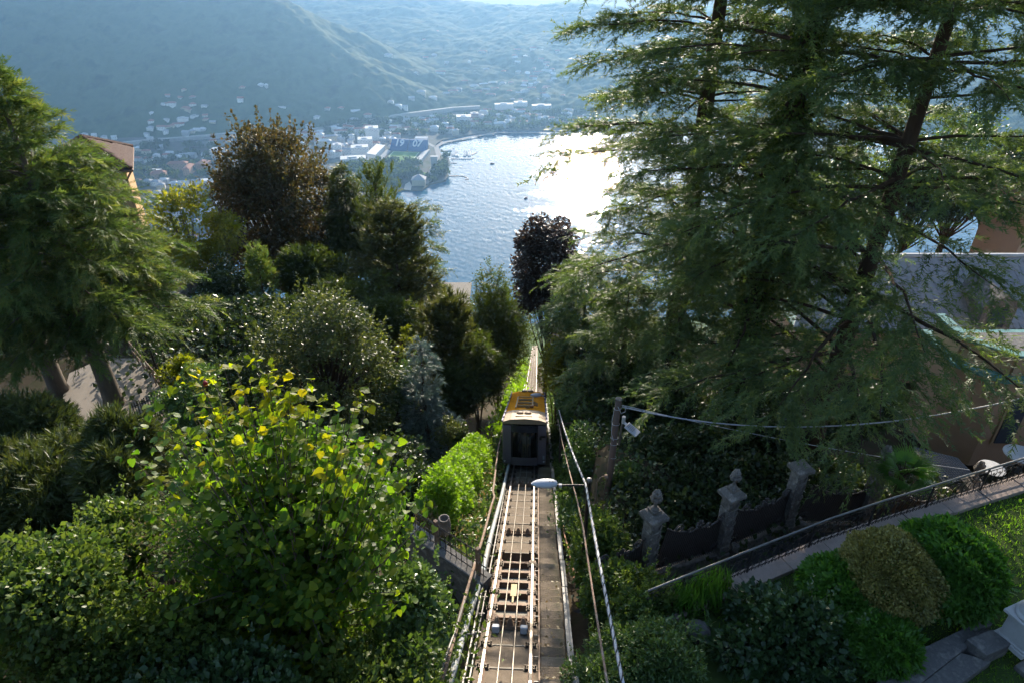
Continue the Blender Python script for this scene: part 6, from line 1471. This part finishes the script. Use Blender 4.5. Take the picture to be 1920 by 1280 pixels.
# clipped ball, bamboo mounds
def ball(name, px, py, z, r, label, m, tpl, size, n, flat=.9, combed=0.0):
    p = atZ(px, py, z); e = empty(name, (p.x, p.y, z), label, 'shrub'); u = unit(n); u[:, 2] = np.where(u[:, 2] < -.45, -u[:, 2], u[:, 2])
    rr = (.86+.16*rng.random(n))*(1+.05*np.sin(u[:, 0]*9+u[:, 1]*7)+.04*np.sin(u[:, 2]*11+u[:, 0]*5)); rr = np.where(rng.random(n) < .15, rr*.85, rr)
    P = u*rr[:, None]*np.array([r, r, r*flat])+UP*r*flat*.8
    D = u*(.9-combed*.5)+rng.normal(size=(n,3))*.45+np.array([-.5,.1,.15])*combed
    L = Leaves(); L.add(tpl, P, D, size*(.6+.8*rng.random(n)), u+UP*.4, .5, np.clip(.5*rng.random(n)+.5*(.5+.5*np.sin(u[:,0]*7+3*u[:,2])*np.sin(u[:,1]*8)), 0, 1)); L.build('foliage', m, e)
    MB().tube([(0,0,-.1),(0,0,r)], [.06,.03], 6).build('stems', M_bark, e)
    return e
ball('clipped_ball_shrub', 1648, 1125, ZLAWN, 1.08, 'clipped round shrub with cream variegated leaves on the lawn', ML_variegated, LEAF, .058, 26000)
ball('bamboo_mound', 1752, 1110, ZLAWN, 1.12, 'rounded bright green bamboo mound behind the variegated ball', ML_green, NARROW, .16, 20000, .85, .8)
ball('bamboo_mound', 1565, 1130, ZLAWN, .80, 'small dark green bamboo mound left of the variegated ball', ML_green, NARROW, .16, 9000, .7, .8)
ball('bamboo_mound', 1632, 1215, ZLAWN, .82, 'low green bamboo mound in front of the variegated ball', ML_green, NARROW, .16, 9000, .55, .8)
# day lilies
for k, (px, py) in enumerate(((1275,1130),(1310,1118),(1345,1105),(1290,1150),(1330,1135))):
    p = atZ(px, py, ZLAWN); e = empty('day_lily', (p.x, p.y, ZLAWN), 'clump of arching strap leaves below the railing', 'plant', 'strap leaved plants below the railing')
    n = 90; an = rng.random(n)*6.283; D = np.stack([np.cos(an)*.6, np.sin(an)*.6, .9+.3*rng.random(n)], 1)
    L = Leaves(); L.add(T_blade(.03, .55), rng.normal(size=(n,3))*np.array([.10,.10,.02]), D, .75*(.6+.5*rng.random(n)), np.stack([np.cos(an), np.sin(an), np.full(n,.3)], 1)*1.0, .2); L.build('leaves', ML_green, e)
# fan palm
pp = T(1690, 900, 15.0); e = empty('fan_palm', (pp.x, 15.0, pathz(pp.x)-.3), 'bushy fan palm behind the railing', 'palm'); zc = pp.z-(pathz(pp.x)-.3)+.2
MB().tube([(0,0,0),(.03,0,zc*.6),(0,0,zc)], [.14,.12,.08], 10).build('trunk', M_bark, e, smooth=True)
for k in range(22):
    an = k*2.4+rng.normal()*.2; el = .1+.95*rng.random(); d = Vector((math.cos(an)*math.cos(el), math.sin(an)*math.cos(el), math.sin(el))); hub = Vector((0,0,zc))+d*(.32+.2*rng.random())
    MB().tube([(0,0,zc), hub], .012, 4).build('stalk', M_bark, e)
    side = d.cross(Vector((0,0,1))).normalized(); upn = side.cross(d); m_ = 26; th = np.linspace(-1.75, 1.75, m_)
    D = np.array([d*math.cos(q)+side*math.sin(q) + upn*(-.1*abs(q)) for q in th]); L = Leaves(); L.add(T_blade(.035,.18), np.tile(np.array(hub), (m_,1)), D, .62*(1-.12*np.abs(th)), np.tile(np.array(upn), (m_,1)), .15, np.full(m_, rng.random())); L.build('frond', ML_green, e)
# lawn
n = 60000; x = rng.uniform(4.5, 18, n); y = rng.uniform(4.5, 17, n); ok = y < np.interp(x, RLX, RLY)-.42
x, y = x[ok], y[ok]; n = len(x)
p0 = atZ(1640,1281,ZLAWN); L = Leaves()
L.add((np.array([(-.1,0,0),(.1,0,0),(.03,1,-.25)]), [(0,1,2)]), np.column_stack([x, y, np.full(n, ZLAWN-.01)]), rng.normal(size=(n,3))*.45+UP, .085*(.5+rng.random(n))*(.7+.8*np.clip(fbm(x*.7, y*.7, 3)+.5, 0, 1)), None, 2.0)
o = L.build('lawn_grass', leafmat('lawn_blade', [(.055,.14,.018),(.085,.19,.024),(.12,.22,.028)], trans=.45, tcol=(1,1,.25), tgain=1.9)); tag(o, 'mown lawn grass on the garden terrace', 'grass', kind='stuff')
lw = MB(); XX = np.linspace(2.2, 20, 30); lw.add([(x, 4, ZLAWN+.004) for x in XX]+[(x, float(np.interp(x, RLX, RLY))-.36, ZLAWN+.004) for x in XX], [(i, i+1, 31+i, 30+i) for i in range(29)])
tag(lw.build('lawn', mat('lawn_soil', (.035,.06,.014), (.05,.075,.02), scale=3, rough=.95, spec=.1)), kind='structure')
# fallen leaves on the steps
n = 900; u = rng.uniform(.72, 1.27, n); s = rng.uniform(5, 40, n); L = Leaves()
Q = np.array([tw(a, b_, -.02) for a, b_ in zip(u, s)]); L.add(LEAF, Q, rng.normal(size=(n,3))*np.array([1,1,.15]), .07*(.5+rng.random(n)), None, .3); o = L.build('fallen_leaves', ML_dry); tag(o, 'dry leaves scattered on the service steps', 'leaf litter', kind='stuff')
# ================================================================== HOUSES AND YARD NEAR BY
M_tile = mat('roof_tile', (.115,.050,.035), (.075,.034,.026), scale=2, rough=.8, bump=.3)
M_ochre = mat('ochre_plaster', (.52,.33,.16), (.44,.27,.13), scale=1.2, rough=.9, bump=.2)
M_villa = mat('villa_plaster', (.50,.33,.215), (.42,.275,.175), scale=1.2, rough=.9, bump=.2)
M_villac = mat('villa_cornice', (.46,.33,.20), (.38,.27,.16), scale=2, rough=.85, bump=.4)
M_copper = mat('copper_patina', (.13,.30,.27), (.09,.22,.21), scale=1.8, rough=.6, c3=(.17,.35,.31))
M_slate = mat('slate', (.24,.245,.255), (.34,.33,.33), scale=1.3, rough=.55, bump=.3, coord='Generated')
M_frieze = mat('tiled_frieze', (.06,.11,.08), (.11,.15,.10), scale=5, rough=.3, c3=(.03,.05,.05))
M_pave = mat('yard_paving', (.30,.26,.215), (.23,.20,.165), scale=1.2, rough=.9, bump=.3)
M_pink = mat('pink_terrace', (.42,.22,.165), (.35,.18,.14), scale=2, rough=.85)
# ---- house with the brown tiled hip roof (upper left)
ec = T(247, 318, 43); rc = T(165, 266, 46)
ex, ey, ez = ec.x, ec.y, ec.z
e = empty('tiled_house', (ex, ey, ez-9), 'ochre house with brown tiled hip roof behind the feathery conifer', 'house')
hr = R(25); e.rotation_euler.z = hr; e.location = (ex-2.4*math.cos(hr)-2.85*math.sin(hr), ey-2.4*math.sin(hr)+2.85*math.cos(hr), ez-9)
MB().bbox((-2.0,-2.45,0), (2.0,2.45,8.85)).build('wall', M_ochre, e)
ap = Vector((-.1, 0.0, 10.65)); C4 = [Vector((-2.6,-2.85,9)), Vector((2.4,-2.85,9)), Vector((2.4,2.85,9)), Vector((-2.6,2.85,9))]
mb = MB()
for i in range(4): mb.add([C4[i]-Vector((0,0,.03)), C4[(i+1) % 4]-Vector((0,0,.03)), ap-Vector((0,0,.03))], [(0,1,2)])
mb.add(C4, [(3,2,1,0)]).build('roof_deck', M_black, e)
tile = MB()
n = 5
for k in range(n):
    a0, a1 = math.pi*k/n, math.pi*(k+1)/n
    tile.add([(.15*math.cos(a0),0,.07*math.sin(a0)),(.15*math.cos(a1),0,.07*math.sin(a1)),(.17*math.cos(a1),-.46,.08*math.sin(a1)+.02),(.17*math.cos(a0),-.46,.08*math.sin(a0)+.02)], [(0,1,2,3)])
tme_ = tile.mesh('roof_tile'); tme_.materials.append(M_tile)
Ms = []
for f in (0, 1):
    A, B = C4[f], C4[(f+1) % 4]; m0 = (A+B)/2; upv = (ap-m0); Ls = upv.length; upn = upv.normalized(); sd = (B-A).normalized(); nn = sd.cross(upn)
    half = (B-A).length/2; rows = int(Ls/.42)
    for r in range(rows):
        y = .42*(r+1); w = half*(1-y/Ls); nc_ = int(w/.32)
        for c in range(-nc_, nc_+1):
            M = Matrix((sd, upn, nn)).transposed().to_4x4(); M.translation = m0+upn*y+sd*(c*.32)+nn*.02; Ms.append((M.translation.y-M.translation.x, M))
Ms.sort(key=lambda q: q[0]); pieces(e, 'roof_tile', tme_, [q[1] for q in Ms], 300, 'roof_tile_rows')
for i in range(4): MB().tube([C4[i]+Vector((0,0,.08)), ap+Vector((0,0,.08))], .12, 6).build('hip_ridge', M_tile, e)
for i in range(2): MB().tube([C4[i]+Vector((0,0,-.08)), C4[i+1]+Vector((0,0,-.08))], .09, 6).build('gutter', M_railside, e)
MB().tube([C4[1]+Vector((-.05,.05,-.1)), C4[1]+Vector((-.25,.2,-.4)), C4[1]+Vector((-.55,.45,-.9)), C4[1]+Vector((-.6,.46,-6))], .06, 6).build('downpipe', M_railside, e)
for x in (-1.1,.9): 
    w_ = MB().bbox((x-.4,-2.52,5.5), (x+.4,-2.47,7.2)).build('window', M_glass_far, e)
# ---- terrace houses below: pink terrace
p = T(322, 555, 38.5)
e = empty('pink_terrace', (p.x, 38.5, p.z), 'pink paved terrace with a pale bench glimpsed left of centre', 'terrace')
MB().bbox((-1.6,-2.6,-.2), (.75,1.9,0)).build('paving', M_pink, e); MB().bbox((.76,-2.7,-.3), (.95,2.0,.5)).build('side_wall', M_stone, e)
MB().bbox((-.35,.2,.02), (.15,.6,.1)).build('mat', M_stonepale, e)
p2 = T(312, 512, 41.5)
e = empty('terrace_kiosk', (p2.x, 41.5, p2.z-.6), 'small roofed kiosk with orange wall behind the pink terrace', 'kiosk')
MB().bbox((-1.7,-.8,-1.4), (-.95,1.2,.2)).build('orange_wall', M_ochre, e)
MB().bbox((-.94,-.8,-1.4), (1.0,1.3,-.9)).build('yard_slab', M_pave, e)
MB().add([(-.9,-.2,1.0),(1.3,-.5,.75),(1.3,.6,.75),(-.9,.7,1.0),(-.9,-.2,1.12),(1.3,-.5,.87),(1.3,.6,.87),(-.9,.7,1.12)], [(3,2,1,0),(4,5,6,7),(0,1,5,4),(1,2,6,5),(2,3,7,6),(3,0,4,7)]).build('canopy', M_roof_g, e)
for x, y in ((-.8,-.1),(1.2,-.4),(1.2,.5)): MB().tube([(x,y,-1.4),(x,y,.85)], .05, 6).build('post', M_wood, e)
# ---- flat roof with chimney above the water
p = T(845, 556, 85)
e = empty('chimney_house', (p.x, 85, p.z-4), 'pale flat roofed house with a small chimney against the lake', 'house')
MB().bbox((-2.6,-2.2,-4), (2.4,4.2,3.6)).build('wall', M_wall_c, e); MB().bbox((-2.9,-2.5,3.65), (2.7,4.5,3.95)).build('roof', M_bedpale, e)
ch = MB().bbox((-.95,.2,3.96), (-.5,.65,5.5)).build('chimney', M_stone, e); MB().bbox((-1.02,.13,5.52), (-.43,.72,5.65)).build('chimney_cap', M_stone, ch)
# ---- paved yard with rail, lamp, gate, dark shed roof
ZP = -18.05
P = quad_px([(130,700),(190,672),(262,672),(300,725),(330,790),(235,830),(150,800),(118,745)], ZP)
tag(MB().prism([(q.x, q.y) for q in P][::-1], ZP-.3, ZP+.02).build('paved_yard', M_pave), kind='structure')
a, b_ = atZ(252,672,ZP), atZ(305,735,ZP)
e = empty('yard_rail', a, 'pale tube handrail on the right edge of the paved yard', 'railing'); d = b_-a
for zz in (.5,.95): MB().tube([(0,0,zz), Vector((d.x,d.y,zz))], .03, 6).build('rail', M_rustpipe, e)
for t in np.linspace(0, 1, 6): MB().tube([(d.x*t,d.y*t,0),(d.x*t,d.y*t,.97)], .03, 6).build('post', M_rustpipe, e)
lp = atZ(303,722,ZP); e = empty('yard_lamp_post', lp, 'thin black lamp post beside the paved yard', 'lamp post')
MB().tube([(0,0,0),(0,0,2.4)], .05, 8).build('post', M_iron, e); MB().lathe([(.04,0),(.14,.1),(.15,.3),(.05,.4),(0,.42)], 10, (0,0,2.4)).build('lantern', M_iron, e)
a, b_ = atZ(262,800,ZP), atZ(315,775,ZP); e = empty('yard_gate', a, 'black iron bar gate at the near corner of the paved yard', 'gate'); d = b_-a
for zz in (.15,1.05): MB().tube([(0,0,zz), Vector((d.x,d.y,zz))], .025, 6).build('rail', M_iron, e)
for t in np.linspace(0, 1, 13): MB().tube([(d.x*t,d.y*t,.02),(d.x*t,d.y*t,1.25)], .018, 6).build('bar', M_iron, e)
rl_ = T(384, 716, 19.5); e = empty('red_lantern', (rl_.x, 19.5, rl_.z-1.6), 'small red capped post light behind the near tree', 'post light'); MB().tube([(0,0,0),(0,0,1.45)], .035, 8).build('post', M_iron, e); MB().lathe([(.06,0),(.075,.02),(.075,.16),(.04,.2),(0,.21)], 12, (0,0,1.45)).build('red_cap', mat('red_plastic', (.35,.02,.02), rough=.35), e)

# ---- villa on the right
e = empty('villa', (22, 27, -21), 'ochre villa with scale slate roof and copper green cornices behind the right cedar', 'villa'); vo = Vector((22, 27, -21))
def vb(a, b2, name, m, parent=None, bevel=0): return MB().bbox(Vector(a)-vo, Vector(b2)-vo).build(name, m, parent or e, bevel=bevel)
# bay with balcony parapet, nearest part
bay = [(19.4,27),(19.4,25.0),(20.8,23.7),(28,23.7),(28,27)]
def vprism(off, z0, z1, name, m):
    cx_, cy_ = 23.7, 26; P = [(x+math.copysign(off, x-cx_)-vo.x, y-(off if y < 26.5 else -off)-vo.y) for x, y in bay]
    return MB().prism(P[::-1] if False else P, z0-vo.z, z1-vo.z).build(name, m, e)
vprism(0, -21, -16.6, 'bay_wall', M_villa); vprism(.18, -16.58, -16.25, 'bay_frieze', M_villac); vprism(.40, -16.22, -16.02, 'bay_cornice', M_copper); vprism(.05, -16.0, -15.97, 'terrace_floor', M_slabstone); 
for k in range(3):
    (x0, y0), (x1, y1) = bay[k], bay[k+1]; L_ = math.hypot(x1-x0, y1-y0); an = math.atan2(y1-y0, x1-x0)
    q = MB().box((0,0,.45), (L_-.02,.22,.9)).build('parapet', M_villac, e); q.location = Vector(((x0+x1)/2, (y0+y1)/2, -16.0))-vo; q.rotation_euler.z = an
    q = MB().box((0,0,.97), (L_+.12,.42,.10)).build('parapet_cap', M_copper, e); q.location = Vector(((x0+x1)/2, (y0+y1)/2, -16.0+.003*k))-vo; q.rotation_euler.z = an

for x in (21.4,23.2,25.0):
    w_ = vb((x,23.56,-19.6), (x+.75,23.66,-17.2), 'window', M_glass_far); vb((x-.12,23.60,-19.7), (x-.01,23.69,-17.1), 'frame', M_villac, w_); vb((x+.76,23.60,-19.7), (x+.87,23.69,-17.1), 'frame', M_villac, w_)
    vb((x-.05,23.50,-15.85), (x+.8,23.58,-15.25), 'parapet_panel', M_villac, bevel=.02)
# main body and slate roof
EZ = -17.9; vb((15.5,31.5,-24), (33,38,EZ-.6), 'wall', M_villa); vb((15.2,31.2,EZ-.58), (33.3,38.2,EZ-.2), 'frieze', M_frieze); vb((14.8,30.8,EZ-.18), (33.7,38.4,EZ-.04), 'cornice', M_copper)
RA, RB = Vector((14.7,30.7,EZ)), Vector((33.8,30.7,EZ)); RC, RDp = Vector((16.6,33.9,-15.2)), Vector((32,33.9,-15.2)); RE, RF = Vector((16.0,38,-18.4)), Vector((32.6,38,-18.4))
MB().add([q-vo for q in (RA,RB,RC,RDp,RE,RF)], [(0,1,3,2),(4,2,3,5)]).build('roof_deck', M_slate, e)
MB().tube([RC-vo, RDp-vo], .14, 6).build('ridge', M_stonepale, e); MB().tube([RA-vo, RC-vo], .11, 6).build('ridge', M_stonepale, e)
sc_ = MB(); pts = [(-.17,0),(-.17,-.26),(-.09,-.36),(0,-.40),(.09,-.36),(.17,-.26),(.17,0)]
sc_.add([(x, y, .035 if y < -.1 else .0) for x, y in pts]+[(x, y, .012 if y < -.1 else -.02) for x, y in pts], [tuple(range(7))]+[(i, i+7, i+8, i+1) for i in range(6)])
sme = sc_.mesh('slate'); sme.materials.append(M_slate)
upv = ((RC+RDp)/2-(RA+RB)/2); Ls = upv.length; un = upv.normalized(); sd = Vector((1,0,0)); nn = sd.cross(un); Ms = []
for r in range(int(Ls/.27)):
    y = .27*(r+1.3); f = y/Ls; xl, xr = RA.x+(RC.x-RA.x)*f, RB.x+(RDp.x-RB.x)*f
    for x in np.arange(xl+.2+.17*(r % 2), min(xr, 30)-.1, .35):
        M = Matrix((sd, un, nn)).transposed().to_4x4() @ Matrix.Rotation(rng.normal()*.03, 4, 'X'); M.translation = Vector((x, RA.y+(RC.y-RA.y)*f, EZ+(RC.z-EZ)*f))+nn*.02-vo; Ms.append(((x-21)**2*.3+(f-.35)**2*60, M))
Ms.sort(key=lambda q: q[0]); pieces(e, 'slate', sme, [q[1] for q in Ms], 300, 'slate_rows')
# stone dormer
dm = vb((23.9,30.4,EZ-.1), (25.6,33,-16.4), 'dormer', M_stone); MB().add([Vector(q)-vo for q in ((23.7,30.2,-16.4),(25.8,30.2,-16.4),(24.75,30.2,-15.7),(23.7,33,-16.4),(25.8,33,-16.4),(24.75,33,-15.7))], [(0,1,2),(5,4,3),(0,2,5,3),(1,4,5,2),(0,3,4,1)]).build('pediment', M_stone, dm); vb((24.35,30.3,-17.6), (25.15,30.39,-16.6), 'window', M_glass_far, dm)
# forecourt pieces
tp_ = atZ(1915, 850, -18.2); e = empty('round_garden_table', (tp_.x, tp_.y, -19), 'white round garden table at the right edge of the view', 'table')
MB().lathe([(.0,.0),(.62,.0),(.64,.03),(.62,.06),(0,.06)], 28, (0,0,.74)).build('tabletop', M_stonepale, e, smooth=False); MB().tube([(0,0,0),(0,0,.74)], .06, 8).build('leg', M_iron, e); MB().lathe([(.3,0),(.28,.04),(.06,.08),(0,.09)], 16).build('base', M_iron, e)
tp_ = atZ(1860, 876, -17.3); e = empty('round_garden_table', (tp_.x, tp_.y, -18.05), 'smaller pale round table just above the railing, right of the fifth gate pillar', 'table')
MB().lathe([(.0,.0),(.45,.0),(.46,.03),(0,.05)], 24, (0,0,.72)).build('tabletop', M_stonepale, e); MB().tube([(0,0,0),(0,0,.72)], .05, 8).build('leg', M_iron, e)
P = quad_px([(1715,838),(1795,858),(1830,895),(1772,905)], -18.3); c_ = sum(P, Vector())/4; e = empty('metal_grid', c_, 'dark metal lattice grid lying in the garden behind the palm', 'grid')
mb = MB(); q = [p_-c_ for p_ in P]
for t in np.linspace(0, 1, 15): mb.tube([q[0].lerp(q[1], t), q[3].lerp(q[2], t)], .03, 4); mb.tube([q[0].lerp(q[3], t), q[1].lerp(q[2], t)], .03, 4)
mb.build('lattice', mat('grid_blue', (.06,.08,.11), (.08,.10,.13), rough=.5), e)
MB().add([p_-Vector((0,0,.15)) for p_ in q], [(0,1,2,3)]).build('tray', M_black, e)

p = T(1945, 350, 62)
far_house(Vector((p.x, 62, p.z-3)), 5, 4.5, 3, .3, M_wall_o, M_roof_t, 'hip', 'cream house with terracotta roof glimpsed at the right edge behind the cedar', 'house')
HAZE_D = 0.000128
# ------------------------------------------------------------------ the air over the valley
m, nt, out = _new('haze')
pv = nt.nodes.new('ShaderNodeVolumePrincipled')
pv.inputs['Color'].default_value = (.22, .42, .71, 1)
pv.inputs['Density'].default_value = HAZE_D
pv.inputs['Anisotropy'].default_value = .55
nt.links.new(pv.outputs[0], out.inputs['Volume'])
hz = MB().bbox((-12000, -70, -640), (12000, 16500, 34)).build('haze', m)
tag(hz, kind='stuff')
